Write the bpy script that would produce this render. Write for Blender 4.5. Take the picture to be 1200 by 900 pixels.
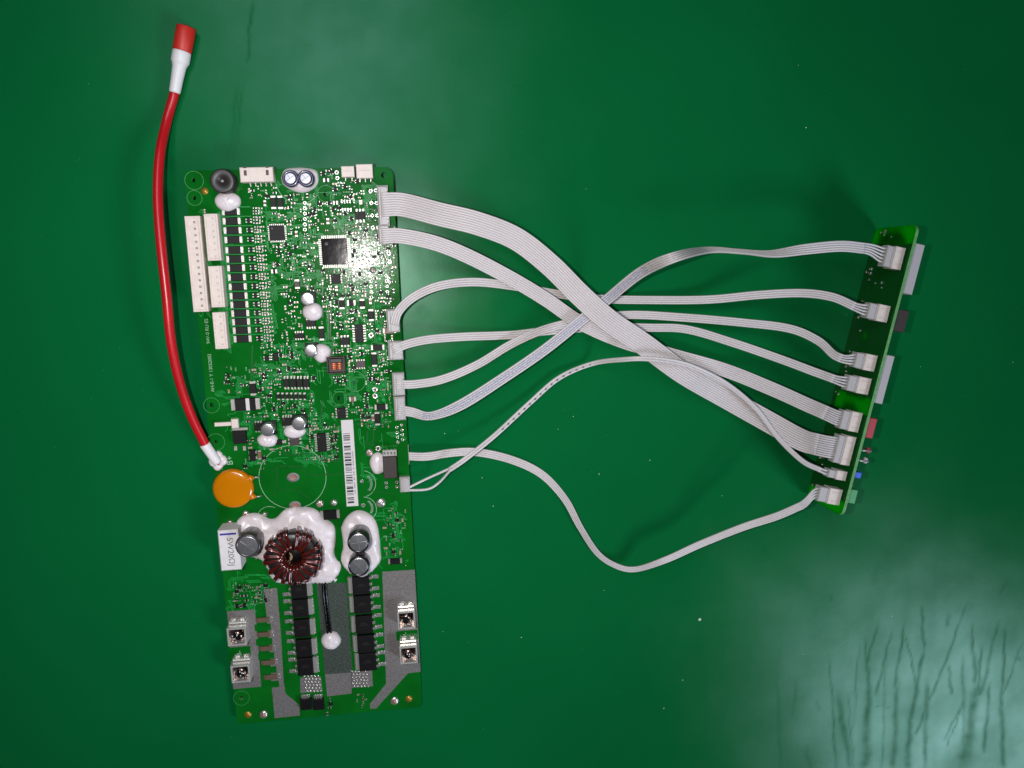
import bpy, math, random
import numpy as np
from mathutils import Vector, Matrix, noise
from mathutils.geometry import tessellate_polygon, delaunay_2d_cdt

random.seed(7)
for o in list(bpy.data.objects): bpy.data.objects.remove(o)
SC = bpy.context.scene
COL = SC.collection
S = 0.001                     # all builders work in millimetres

# ------------------------------------------------------------------ camera
F_PX = 920.0                  # focal length in photo pixels (photo 1200 x 900)
NAD = (490.0, 319.0)          # where the mat's normal through the lens meets the picture
TILT = math.radians(0.9)      # the board's far end rides a little higher on its soldered pins

def camvec(px, py): return np.array([(px-600)/F_PX, (py-450)/F_PX, 1.0])
_dn = camvec(*NAD); _dn /= np.linalg.norm(_dn)
_ex = np.array([1., 0, 0]); _ex = _ex-_ex.dot(_dn)*_dn; _ex /= np.linalg.norm(_ex)
_ez = -_dn
_ey = np.cross(_ez, _ex)
RW = np.array([_ex, _ey, _ez])            # camera (right, down, forward) -> world
def ray(px, py): return RW @ camvec(px, py)
NB = np.array([0, -math.sin(TILT), math.cos(TILT)])   # board normal
BD = 300.0                                            # lens to board top, mm
CORN = [(215.6, 200), (460, 195.3), (494.5, 828), (278, 848.5)]
_rel = []
for c in CORN:
    r = ray(*c); _rel.append(r*(-BD/(r @ NB)))
_rel = np.array(_rel)
HC = -_rel[:, 2].min()+1.6+1.0
CAM = np.array([0, 0, HC])
BC = CAM+_rel.mean(0)                                 # board centre, top surface
BX = (_rel[1]-_rel[0])+(_rel[2]-_rel[3]); BX -= (BX @ NB)*NB; BX /= np.linalg.norm(BX)
BY = np.cross(NB, BX)
def M3(px, py, z):                                    # pixel -> world at height z above the mat
    r = ray(px, py); return CAM+r*((z-HC)/r[2])
def B3(px, py, w=0.0):                                # pixel -> board-local at height w above the board
    r = ray(px, py); t = ((BC-CAM) @ NB+w)/(r @ NB)
    q = CAM+r*t-BC
    return np.array([q @ BX, q @ BY, w])
def B2W(p): return BC+BX*p[0]+BY*p[1]+NB*p[2]
def kmm(px, py, w=0.0):                               # mm per photo pixel on the board
    r = ray(px, py); t = ((BC-CAM) @ NB+w)/(r @ NB)
    return t/F_PX

cam = bpy.data.cameras.new('camera'); cob = bpy.data.objects.new('camera', cam); COL.objects.link(cob)
cam.sensor_width = 36; cam.sensor_fit = 'HORIZONTAL'; cam.lens = F_PX/1200*36
cam.clip_start = 0.01; cam.clip_end = 50
mx = Matrix.Identity(4)
for i, v in enumerate((np.array([1., 0, 0]), np.array([0, -1., 0]), np.array([0, 0, -1.]))):
    w = RW @ v
    for j in range(3): mx[j][i] = w[j]
for j in range(3): mx[j][3] = CAM[j]*S
cob.matrix_world = mx
SC.camera = cob

# ------------------------------------------------------------------ light
world = bpy.data.worlds.new('World'); SC.world = world; world.use_nodes = True
bg = world.node_tree.nodes['Background']
bg.inputs[0].default_value = (0.95, 0.97, 1.0, 1); bg.inputs[1].default_value = 0.012
def area(name, loc, target, sx, sy, power, color):
    l = bpy.data.lights.new(name, 'AREA'); l.shape = 'RECTANGLE'; l.size = sx; l.size_y = sy
    l.energy = power; l.color = color
    o = bpy.data.objects.new(name, l); COL.objects.link(o); o.location = loc
    o.rotation_euler = (Vector(target)-Vector(loc)).to_track_quat('-Z', 'Y').to_euler()
area('ceiling_lamp', (-0.11, 0.30, 0.75), (-0.04, 0.08, 0), 0.24, 0.42, 2.0, (0.78, 0.95, 1.15))
area('window_lamp', (0.90, -0.79, 0.86), (0.12, -0.05, 0), 0.36, 0.32, 11.5, (0.82, 0.94, 1.14))
fl = bpy.data.lights.new('phone_flash', 'SPOT'); fl.energy = 3.0; fl.spot_size = math.radians(98); fl.spot_blend = 1.0; fl.shadow_soft_size = 0.0035; fl.color = (1.0, 0.955, 0.93)
flo = bpy.data.objects.new('phone_flash', fl); COL.objects.link(flo); flo.location = (-0.040, 0.0, HC*S+0.001); flo.rotation_euler = cob.matrix_world.to_euler()   # torch beside the lens: short black shadows to the right of things
SC.view_settings.view_transform = 'Standard'; SC.view_settings.look = 'None'
SC.view_settings.exposure = -0.15; SC.view_settings.gamma = 1.0
SC.view_settings.use_curve_mapping = False
SC.render.resolution_x = 1024; SC.render.resolution_y = 768
SC.render.engine = 'CYCLES'

# ------------------------------------------------------------------ materials
def node(nt, t, **kw):
    n = nt.nodes.new(t)
    for k, v in kw.items(): setattr(n, k, v)
    return n
def principled(name, col, rough=0.5, metal=0.0, spec=0.5, coat=0.0, coat_rough=0.1, var=0.0, vscale=300.0,
               bump=0.0, bscale=400.0, sss=0.0, trans=0.0, rvar=0.0):
    m = bpy.data.materials.new(name); m.use_nodes = True; nt = m.node_tree
    p = nt.nodes['Principled BSDF']
    p.inputs['Base Color'].default_value = (*col, 1); p.inputs['Roughness'].default_value = rough
    p.inputs['Metallic'].default_value = metal; p.inputs['Specular IOR Level'].default_value = spec
    p.inputs['Coat Weight'].default_value = coat; p.inputs['Coat Roughness'].default_value = coat_rough
    if sss:
        p.inputs['Subsurface Weight'].default_value = sss
        p.inputs['Subsurface Radius'].default_value = (0.0012, 0.001, 0.0009)
        p.inputs['Subsurface Scale'].default_value = 1.0
    if trans: p.inputs['Transmission Weight'].default_value = trans
    tc = node(nt, 'ShaderNodeTexCoord')
    if var or rvar:
        n = node(nt, 'ShaderNodeTexNoise'); n.inputs['Scale'].default_value = vscale; n.inputs['Detail'].default_value = 4
        nt.links.new(tc.outputs['Object'], n.inputs['Vector'])
        if var:
            r = node(nt, 'ShaderNodeMix', data_type='RGBA')
            r.inputs['A'].default_value = (*[c*(1-var) for c in col], 1)
            r.inputs['B'].default_value = (*[min(1, c*(1+var)) for c in col], 1)
            mr = node(nt, 'ShaderNodeMapRange'); mr.inputs['From Min'].default_value = 0.3; mr.inputs['From Max'].default_value = 0.7
            nt.links.new(n.outputs['Fac'], mr.inputs['Value']); nt.links.new(mr.outputs['Result'], r.inputs['Factor'])
            nt.links.new(r.outputs['Result'], p.inputs['Base Color'])
        if rvar:
            mr = node(nt, 'ShaderNodeMapRange'); mr.inputs['From Min'].default_value = 0.3; mr.inputs['From Max'].default_value = 0.7
            mr.inputs['To Min'].default_value = max(0.02, rough-rvar); mr.inputs['To Max'].default_value = rough+rvar
            nt.links.new(n.outputs['Fac'], mr.inputs['Value']); nt.links.new(mr.outputs['Result'], p.inputs['Roughness'])
    if bump:
        n = node(nt, 'ShaderNodeTexNoise'); n.inputs['Scale'].default_value = bscale; n.inputs['Detail'].default_value = 3
        nt.links.new(tc.outputs['Object'], n.inputs['Vector'])
        b = node(nt, 'ShaderNodeBump'); b.inputs['Strength'].default_value = bump; b.inputs['Distance'].default_value = 0.0004
        nt.links.new(n.outputs['Fac'], b.inputs['Height']); nt.links.new(b.outputs['Normal'], p.inputs['Normal'])
    return m

MT = {}
MT['pcb'] = principled('solder_mask_green', (0.003, 0.106, 0.009), 0.13, spec=0.07, coat=0.0, coat_rough=0.12, var=0.18, vscale=70, bump=0.05, bscale=1300)
MT['pcb_edge'] = principled('board_edge', (0.10, 0.30, 0.08), 0.6, var=0.2, vscale=800)
MT['trace'] = principled('mask_over_copper', (0.014, 0.26, 0.050), 0.36, spec=0.2)
MT['pour'] = principled('mask_over_bare_laminate', (0.002, 0.085, 0.010), 0.36, spec=0.3)
MT['silk'] = principled('silkscreen_ink', (0.26, 0.46, 0.27), 0.6)
MT['solder'] = principled('solder', (0.50, 0.475, 0.44), 0.24, metal=0.72, bump=0.4, bscale=2500)
MT['lead'] = principled('tinned_lead', (0.44, 0.42, 0.385), 0.38, metal=0.6, bump=0.15, bscale=3000)
MT['tinned'] = principled('tinned_copper', (0.185, 0.168, 0.158), 0.50, metal=0.35, var=0.16, vscale=900, bump=0.35, bscale=1800)
MT['hatch'] = principled('coated_copper', (0.052, 0.066, 0.052), 0.45, metal=0.3, var=0.35, vscale=1500, bump=0.5, bscale=2200)
MT['black'] = principled('black_epoxy', (0.0045, 0.004, 0.004), 0.52, spec=0.22, var=0.3, vscale=900, bump=0.06, bscale=3500)
MT['black_gloss'] = principled('coated_chip_top', (0.006, 0.005, 0.006), 0.07, spec=0.30, coat=0.0, bump=0.05, bscale=330)
MT['buzz'] = principled('buzzer_plastic', (0.028, 0.022, 0.021), 0.42, bump=0.05, bscale=2000)
MT['brownblack'] = principled('brown_black_epoxy', (0.035, 0.022, 0.019), 0.5, bump=0.1, bscale=2500)
MT['cream'] = principled('nylon_cream', (0.70, 0.58, 0.51), 0.48, sss=0.15, var=0.06, vscale=500, bump=0.05, bscale=1500)
MT['cream_in'] = principled('nylon_recess', (0.60, 0.49, 0.43), 0.55)
MT['plug'] = principled('nylon_milky', (0.45, 0.415, 0.40), 0.42, sss=0.2, bump=0.08, bscale=900)
MT['glue'] = principled('white_silicone', (0.70, 0.62, 0.62), 0.33, sss=0.25, bump=0.10, bscale=260, rvar=0.08, vscale=200)
MT['ribbon'] = principled('pvc_ribbon', (0.61, 0.55, 0.535), 0.42, sss=0.1, var=0.05, vscale=60)
MT['wire'] = principled('pvc_wire', (0.57, 0.52, 0.51), 0.42, sss=0.1)
def groove_shade(m):
    # shade of the grooves between the round wires, painted into the colour
    nt = m.node_tree; p = nt.nodes['Principled BSDF']
    uv = node(nt, 'ShaderNodeUVMap'); uv.uv_map = 'wire'; sp = node(nt, 'ShaderNodeSeparateXYZ'); nt.links.new(uv.outputs[0], sp.inputs[0])
    fr = node(nt, 'ShaderNodeMath', operation='FRACT'); nt.links.new(sp.outputs[1], fr.inputs[0])
    su = node(nt, 'ShaderNodeMath', operation='SUBTRACT'); su.inputs[1].default_value = 0.5; nt.links.new(fr.outputs[0], su.inputs[0])
    ab = node(nt, 'ShaderNodeMath', operation='ABSOLUTE'); nt.links.new(su.outputs[0], ab.inputs[0])
    mr = node(nt, 'ShaderNodeMapRange'); mr.inputs['From Min'].default_value = 0.22; mr.inputs['From Max'].default_value = 0.45; mr.inputs['To Max'].default_value = 0.55
    nt.links.new(ab.outputs[0], mr.inputs['Value'])
    mx_ = node(nt, 'ShaderNodeMix', data_type='RGBA', blend_type='MULTIPLY'); mx_.inputs['B'].default_value = (0.50, 0.47, 0.48, 1)
    nt.links.new(mr.outputs['Result'], mx_.inputs['Factor'])
    src = p.inputs['Base Color']
    if src.is_linked: nt.links.new(src.links[0].from_socket, mx_.inputs['A'])
    else: mx_.inputs['A'].default_value = src.default_value
    nt.links.new(mx_.outputs['Result'], p.inputs['Base Color'])
groove_shade(MT['ribbon'])
MT['white'] = principled('white_sleeve', (0.72, 0.68, 0.67), 0.45, sss=0.1, bump=0.06, bscale=600)
MT['red'] = principled('red_pvc', (0.46, 0.007, 0.012), 0.30, bump=0.05, bscale=500, var=0.1, vscale=80)
MT['tip'] = principled('red_cap', (0.52, 0.022, 0.012), 0.48, bump=0.08, bscale=700, var=0.1, vscale=300)
MT['orange'] = principled('orange_resin', (0.54, 0.165, 0.001), 0.16, coat=0.6, coat_rough=0.05, bump=0.10, bscale=130, var=0.07, vscale=120)
MT['copper'] = principled('enamelled_copper', (0.10, 0.011, 0.007), 0.20, metal=0.35, coat=0.9, coat_rough=0.10)
MT['copper2'] = principled('bright_copper', (0.78, 0.24, 0.12), 0.3, metal=0.45)
MT['ferrite'] = principled('ferrite', (0.012, 0.011, 0.011), 0.4, coat=0.3)
MT['alu'] = principled('aluminium', (0.62, 0.61, 0.62), 0.24, metal=0.88, bump=0.05, bscale=1800)
MT['score'] = principled('score_line', (0.20, 0.20, 0.20), 0.5, metal=0.5)
MT['sleeve'] = principled('dark_sleeve', (0.010, 0.008, 0.009), 0.25, coat=0.3)
MT['sleeve_grey'] = principled('grey_sleeve', (0.045, 0.040, 0.039), 0.28, coat=0.3)
MT['purple'] = principled('purple_sleeve', (0.020, 0.012, 0.055), 0.3, coat=0.3)
MT['captop'] = principled('matt_can_top', (0.72, 0.70, 0.74), 0.5, metal=0.2)
MT['gold'] = principled('gold_pad', (0.42, 0.235, 0.035), 0.4, metal=0.5)
MT['brown'] = principled('ceramic_brown', (0.17, 0.085, 0.05), 0.45)
MT['tan'] = principled('ceramic_tan', (0.33, 0.21, 0.12), 0.45)
MT['shunt'] = principled('shunt_copper', (0.19, 0.125, 0.085), 0.45, metal=0.5, bump=0.2, bscale=1500)
MT['label'] = principled('label_paper', (0.60, 0.55, 0.54), 0.55)
MT['ink'] = principled('black_ink', (0.03, 0.028, 0.03), 0.6)
MT['greyink'] = principled('grey_ink', (0.14, 0.12, 0.12), 0.6)
MT['blueink'] = principled('blue_ink', (0.05, 0.03, 0.30), 0.5)
MT['ceramic'] = principled('cement_white', (0.66, 0.62, 0.61), 0.65, var=0.05, vscale=500, bump=0.1, bscale=1200)
MT['steel'] = principled('nickel_steel', (0.72, 0.68, 0.63), 0.28, metal=0.6, bump=0.08, bscale=1500)
MT['dark_steel'] = principled('dark_steel', (0.20, 0.14, 0.12), 0.22, metal=1.0, bump=0.5, bscale=900)
MT['redplastic'] = principled('red_plastic', (0.42, 0.045, 0.06), 0.4)
MT['blueplastic'] = principled('blue_plastic', (0.03, 0.12, 0.60), 0.4)
MT['greenplastic'] = principled('green_plastic', (0.06, 0.30, 0.10), 0.4)
MT['silk_dim'] = principled('faint_ink', (0.05, 0.27, 0.075), 0.5)
MT['greyplastic'] = principled('grey_plastic', (0.42, 0.38, 0.385), 0.5)
MT['hole'] = principled('plated_bore', (0.02, 0.05, 0.02), 0.5)
MT['dust'] = principled('dust_speck', (0.55, 0.62, 0.55), 0.7)

# laminate of the standing board: light from behind glows through where it carries no copper
def standing_mat():
    m = bpy.data.materials.new('translucent_laminate'); m.use_nodes = True; nt = m.node_tree
    p = nt.nodes['Principled BSDF']; out = nt.nodes['Material Output']
    p.inputs['Base Color'].default_value = (0.003, 0.080, 0.010, 1); p.inputs['Roughness'].default_value = 0.32; p.inputs['Specular IOR Level'].default_value = 0.1
    tr = node(nt, 'ShaderNodeBsdfTranslucent'); tr.inputs[0].default_value = (0.03, 0.80, 0.02, 1)
    at = node(nt, 'ShaderNodeAttribute'); at.attribute_name = 'bare'
    mixs = node(nt, 'ShaderNodeMixShader')
    mu = node(nt, 'ShaderNodeMath', operation='MULTIPLY'); mu.inputs[1].default_value = 0.75
    nt.links.new(at.outputs['Fac'], mu.inputs[0]); nt.links.new(mu.outputs[0], mixs.inputs[0])
    nt.links.new(p.outputs[0], mixs.inputs[1]); nt.links.new(tr.outputs[0], mixs.inputs[2])
    nt.links.new(mixs.outputs[0], out.inputs[0])
    return m
MT['standing'] = standing_mat()

def printed_ribbon(name, kind):
    m = principled(name, (0.57, 0.52, 0.51), 0.42, sss=0.1); nt = m.node_tree
    p = nt.nodes['Principled BSDF']
    uv = node(nt, 'ShaderNodeUVMap'); uv.uv_map = 'UVMap'; sep = node(nt, 'ShaderNodeSeparateXYZ'); nt.links.new(uv.outputs[0], sep.inputs[0])
    def math_(op, a, b=None):
        n = node(nt, 'ShaderNodeMath', operation=op)
        for i, x in enumerate((a, b)):
            if x is None: continue
            if isinstance(x, (int, float)): n.inputs[i].default_value = x
            else: nt.links.new(x, n.inputs[i])
        return n.outputs[0]
    u, v = sep.outputs[0], sep.outputs[1]           # u in mm along, v 0..1 across
    mix = node(nt, 'ShaderNodeMix', data_type='RGBA'); mix.inputs['A'].default_value = (0.57, 0.52, 0.51, 1)
    if kind == 'text':
        mp = node(nt, 'ShaderNodeCombineXYZ'); nt.links.new(math_('MULTIPLY', u, 2.2), mp.inputs[0]); nt.links.new(math_('MULTIPLY', v, 7.0), mp.inputs[1])
        n = node(nt, 'ShaderNodeTexNoise'); n.inputs['Scale'].default_value = 1.0; n.inputs['Detail'].default_value = 2; nt.links.new(mp.outputs[0], n.inputs[0])
        a = math_('GREATER_THAN', n.outputs['Fac'], 0.50)
        band = math_('LESS_THAN', math_('ABSOLUTE', math_('SUBTRACT', v, 0.5)), 0.33)
        rng = math_('MULTIPLY', math_('GREATER_THAN', u, 10), math_('LESS_THAN', u, 118))
        fac = math_('MULTIPLY', math_('MULTIPLY', a, band), math_('MULTIPLY', rng, 0.62))
        mix.inputs['B'].default_value = (0.22, 0.25, 0.42, 1)
    else:
        fr = math_('FRACT', math_('DIVIDE', u, 2.9))
        a = math_('LESS_THAN', fr, 0.34)
        band = math_('LESS_THAN', math_('ABSOLUTE', math_('SUBTRACT', v, 0.68)), 0.17)
        rng = math_('MULTIPLY', math_('GREATER_THAN', u, 26), math_('LESS_THAN', u, 72))
        fac = math_('MULTIPLY', math_('MULTIPLY', a, band), math_('MULTIPLY', rng, 0.85))
        mix.inputs['B'].default_value = (0.05, 0.06, 0.06, 1)
    nt.links.new(fac, mix.inputs['Factor']); nt.links.new(mix.outputs['Result'], p.inputs['Base Color'])
    return m
MT['ribbon_text'] = printed_ribbon('printed_ribbon', 'text')
MT['ribbon_dash'] = printed_ribbon('dashed_ribbon', 'dash')
groove_shade(MT['ribbon_text'])

def mat_material():
    m = bpy.data.materials.new('green_vinyl_mat'); m.use_nodes = True; nt = m.node_tree
    p = nt.nodes['Principled BSDF']
    tc = node(nt, 'ShaderNodeTexCoord')
    def noise_(scale, detail=4, vec=None):
        n = node(nt, 'ShaderNodeTexNoise'); n.inputs['Scale'].default_value = scale; n.inputs['Detail'].default_value = detail
        nt.links.new(vec or tc.outputs['Object'], n.inputs['Vector']); return n.outputs['Fac']
    def rng(x, a, b, c, d):
        r = node(nt, 'ShaderNodeMapRange')
        for k, v in zip(('From Min', 'From Max', 'To Min', 'To Max'), (a, b, c, d)): r.inputs[k].default_value = v
        nt.links.new(x, r.inputs['Value']); return r.outputs['Result']
    mix = node(nt, 'ShaderNodeMix', data_type='RGBA')
    mix.inputs['A'].default_value = (0.0018, 0.102, 0.0245, 1); mix.inputs['B'].default_value = (0.0024, 0.120, 0.0290, 1)
    nt.links.new(rng(noise_(9, 5), 0.3, 0.7, 0, 1), mix.inputs['Factor'])
    at = node(nt, 'ShaderNodeAttribute'); at.attribute_name = 'wear'
    scuff = node(nt, 'ShaderNodeMix', data_type='RGBA'); scuff.inputs['B'].default_value = (0.0020, 0.070, 0.016, 1)
    nt.links.new(rng(at.outputs['Fac'], 0, 1, 0, 0.32), scuff.inputs['Factor']); nt.links.new(mix.outputs['Result'], scuff.inputs['A'])
    dust = node(nt, 'ShaderNodeMix', data_type='RGBA'); dust.inputs['B'].default_value = (0.20, 0.30, 0.24, 1)
    dn = rng(noise_(1400, 2), 0.745, 0.80, 0, 0.5)
    nt.links.new(dn, dust.inputs['Factor']); nt.links.new(scuff.outputs['Result'], dust.inputs['A'])
    df = node(nt, 'ShaderNodeBsdfDiffuse'); gl = node(nt, 'ShaderNodeBsdfGlossy', distribution='BECKMANN'); ms_ = node(nt, 'ShaderNodeMixShader')
    gl.inputs['Color'].default_value = (0.66, 1.0, 0.86, 1)
    nt.links.new(dust.outputs['Result'], df.inputs['Color'])
    nt.links.new(df.outputs[0], ms_.inputs[1]); nt.links.new(gl.outputs[0], ms_.inputs[2]); nt.links.new(ms_.outputs[0], nt.nodes['Material Output'].inputs[0])
    at = node(nt, 'ShaderNodeAttribute'); at.attribute_name = 'wear'
    # fine vertical rubbing streaks
    mp = node(nt, 'ShaderNodeMapping'); mp.inputs['Scale'].default_value = (160, 14, 1); nt.links.new(tc.outputs['Object'], mp.inputs[0])
    st = rng(noise_(1.0, 5, mp.outputs[0]), 0.35, 0.7, 0.0, 0.09)
    mot = node(nt, 'ShaderNodeMath', operation='MULTIPLY'); nt.links.new(at.outputs['Fac'], mot.inputs[0]); nt.links.new(rng(noise_(160, 5), 0.33, 0.66, 0.4, 0.85), mot.inputs[1])
    add = node(nt, 'ShaderNodeMath', operation='ADD'); nt.links.new(mot.outputs[0], add.inputs[0]); nt.links.new(st, add.inputs[1])
    gf = node(nt, 'ShaderNodeMath', operation='MULTIPLY'); nt.links.new(rng(add.outputs[0], 0, 1, 0.0155, 0.0055), gf.inputs[0])
    nt.links.new(rng(noise_(48, 6), 0.36, 0.64, 0.8, 1.2), gf.inputs[1]); nt.links.new(gf.outputs[0], ms_.inputs[0])
    ro = node(nt, 'ShaderNodeMath', operation='ADD'); nt.links.new(rng(noise_(26, 5), 0.3, 0.7, 0.25, 0.31), ro.inputs[0])
    nt.links.new(rng(add.outputs[0], 0, 1, 0.0, 0.10), ro.inputs[1]); nt.links.new(ro.outputs[0], gl.inputs['Roughness'])
    b = node(nt, 'ShaderNodeBump'); b.inputs['Strength'].default_value = 0.015; b.inputs['Distance'].default_value = 0.0005
    nt.links.new(noise_(900, 3), b.inputs['Height']); nt.links.new(b.outputs['Normal'], gl.inputs['Normal'])
    return m
MT['mat'] = mat_material()

# ------------------------------------------------------------------ mesh builder
class MB:
    def __init__(s): s.v = []; s.f = []; s.m = []; s.sm = []; s.uv = None
    def add(s, verts, faces, mi=0, smooth=False):
        b = len(s.v); s.v += [tuple(map(float, v)) for v in verts]
        for f in faces: s.f.append(tuple(b+i for i in f)); s.m.append(mi); s.sm.append(smooth)
    def box(s, c, size, h, z0=0.0, bev=0.0, rot=0.0, mi=0, taper=0.0):
        hx, hy = size[0]/2, size[1]/2; ca, sa = math.cos(rot), math.sin(rot)
        def ring(ix, z): return [(c[0]+x*ca-y*sa, c[1]+x*sa+y*ca, z) for x, y in ((-hx+ix, -hy+ix), (hx-ix, -hy+ix), (hx-ix, hy-ix), (-hx+ix, hy-ix))]
        if bev <= 0:
            s.add(ring(0, z0)+ring(taper, z0+h), [(3, 2, 1, 0), (4, 5, 6, 7)]+[(i, (i+1) % 4, 4+(i+1) % 4, 4+i) for i in range(4)], mi)
        else:
            s.add(ring(0, z0)+ring(taper, z0+h-bev)+ring(taper+bev, z0+h),
                  [(3, 2, 1, 0), (8, 9, 10, 11)]+[(i, (i+1) % 4, 4+(i+1) % 4, 4+i) for i in range(4)]+[(4+i, 4+(i+1) % 4, 8+(i+1) % 4, 8+i) for i in range(4)], mi)
    def lathe(s, c, prof, n=24, mi=0, smooth=True, sx=1.0, sy=1.0, rot=0.0, bottom=False):
        vs = []; fs = []; ca, sa = math.cos(rot), math.sin(rot)
        for r, z in prof:
            for i in range(n):
                a = 2*math.pi*i/n; x, y = r*math.cos(a)*sx, r*math.sin(a)*sy
                vs.append((c[0]+x*ca-y*sa, c[1]+x*sa+y*ca, z))
        for k in range(len(prof)-1):
            for i in range(n):
                j = (i+1) % n; fs.append((k*n+i, k*n+j, (k+1)*n+j, (k+1)*n+i))
        if prof[-1][0] > 1e-6: fs.append(tuple((len(prof)-1)*n+i for i in range(n)))
        if bottom: fs.append(tuple(reversed(range(n))))
        s.add(vs, fs, mi, smooth)
    def prism(s, loops, z0, z1, mi=0, side_mi=None, bottom=True):
        side_mi = mi if side_mi is None else side_mi
        L = [[Vector((p[0], p[1], 0)) for p in lp] for lp in loops]
        tri = tessellate_polygon(L); flat = [p for lp in loops for p in lp]; n = len(flat)
        top = []; bot = []
        for t in tri:
            a, b, c = [flat[i] for i in t]
            if (b[0]-a[0])*(c[1]-a[1])-(b[1]-a[1])*(c[0]-a[0]) < 0: t = (t[0], t[2], t[1])
            top.append(tuple(i+n for i in t)); bot.append((t[2], t[1], t[0]))
        base = len(s.v)
        s.add([(p[0], p[1], z0) for p in flat]+[(p[0], p[1], z1) for p in flat], top, mi)
        def ext(fs, m_):
            for f in fs: s.f.append(tuple(base+i for i in f)); s.m.append(m_); s.sm.append(False)
        if bottom: ext(bot, mi)
        k = 0; sides = []
        for li, lp in enumerate(loops):
            ar = sum(lp[i][0]*lp[(i+1) % len(lp)][1]-lp[(i+1) % len(lp)][0]*lp[i][1] for i in range(len(lp)))
            for i in range(len(lp)):
                a, b = k+i, k+(i+1) % len(lp)
                if (ar > 0) != (li == 0): a, b = b, a
                sides.append((a, b, b+n, a+n))
            k += len(lp)
        ext(sides, side_mi)
    def tube(s, pts, r, n=10, mi=0, cap=True, closed=False):
        pts = [np.array(p, float) for p in pts]; m = len(pts)
        rr = r if hasattr(r, '__len__') else [r]*m
        vs = []; prev = None
        for i in range(m):
            if closed: t = pts[(i+1) % m]-pts[i-1]
            else: t = pts[min(i+1, m-1)]-pts[max(i-1, 0)]
            t = t/(np.linalg.norm(t)+1e-12)
            if prev is None:
                a = np.array([0, 0, 1.]) if abs(t[2]) < 0.9 else np.array([1., 0, 0])
                u = np.cross(t, a)
            else: u = prev-(prev @ t)*t
            u /= np.linalg.norm(u)+1e-12; prev = u; w = np.cross(t, u)
            for k in range(n):
                a = 2*math.pi*k/n; vs.append(pts[i]+rr[i]*(math.cos(a)*u+math.sin(a)*w))
        fs = []
        for i in range(m if closed else m-1):
            i2 = (i+1) % m
            for k in range(n):
                j = (k+1) % n; fs.append((i*n+k, i*n+j, i2*n+j, i2*n+k))
        if cap and not closed: fs += [tuple(reversed(range(n))), tuple((m-1)*n+k for k in range(n))]
        s.add(vs, fs, mi, True)
    def ring(s, c, r0, r1, z0, z1, n=20, mi=0):
        s.lathe(c, [(r0, z0), (r0, z1), (r1, z1), (r1, z0)], n, mi, False)
        # drop the closing disc that lathe adds
        s.f.pop(); s.m.pop(); s.sm.pop()
    def strip(s, pts, w, z0, z1, mi=0):
        for a, b in zip(pts[:-1], pts[1:]):
            dx, dy = b[0]-a[0], b[1]-a[1]; L = math.hypot(dx, dy)
            if L < 1e-6: continue
            s.box(((a[0]+b[0])/2, (a[1]+b[1])/2), (L+w*0.5, w), z1-z0, z0, 0, math.atan2(dy, dx), mi)
    def mesh(s, name):
        me = bpy.data.meshes.new(name)
        me.from_pydata([(x*S, y*S, z*S) for x, y, z in s.v], [], s.f)
        me.polygons.foreach_set('material_index', s.m); me.polygons.foreach_set('use_smooth', s.sm)
        me.update(); return me
    def build(s, name, mats, parent=None, loc=None):
        me = s.mesh(name)
        for m in (mats if isinstance(mats, (list, tuple)) else [mats]): me.materials.append(MT[m])
        o = bpy.data.objects.new(name, me); COL.objects.link(o)
        if parent is not None: o.parent = parent
        if loc is not None: o.location = [c*S for c in loc]
        return o

def empty(name, loc=(0, 0, 0)):
    o = bpy.data.objects.new(name, None); COL.objects.link(o); o.empty_display_size = 0.01
    o.location = [c*S for c in loc]; return o
def tag(o, label=None, cat=None, group=None, kind=None):
    if label: o['label'] = label
    if cat: o['category'] = cat
    if group: o['group'] = group
    if kind: o['kind'] = kind
    return o
def text(name, body, size, mat, parent, loc, rot=0.0, ext=0.02, sx=1.0):
    cu = bpy.data.curves.new(name, 'FONT'); cu.body = body; cu.size = size*S; cu.align_x = 'CENTER'; cu.align_y = 'CENTER'; cu.extrude = ext*S
    t = bpy.data.objects.new(name, cu); COL.objects.link(t)
    dg = bpy.context.evaluated_depsgraph_get()
    me = bpy.data.meshes.new_from_object(t.evaluated_get(dg))
    bpy.data.objects.remove(t); me.materials.clear(); me.materials.append(MT[mat])
    o = bpy.data.objects.new(name, me); COL.objects.link(o); o.parent = parent
    o.location = [c*S for c in loc]; o.rotation_euler = (0, 0, rot); o.scale = (sx, 1, 1); return o
def catmull(P, n):
    P = np.array(P, float); Q = np.vstack([2*P[0]-P[1], P, 2*P[-1]-P[-2]]); out = []
    # chord-length parametrised, evenly resampled
    for i in range(1, len(Q)-2):
        p0, p1, p2, p3 = Q[i-1:i+3]
        for t in np.linspace(0, 1, 24, endpoint=False):
            out.append(0.5*((2*p1)+(-p0+p2)*t+(2*p0-5*p1+4*p2-p3)*t*t+(-p0+3*p1-3*p2+p3)*t**3))
    out.append(P[-1]); out = np.array(out)
    d = np.r_[0, np.cumsum(np.linalg.norm(np.diff(out[:, :3], axis=0), axis=1))]
    u = np.linspace(0, d[-1], n)
    return np.stack([np.interp(u, d, out[:, k]) for k in range(out.shape[1])], 1)

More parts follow.
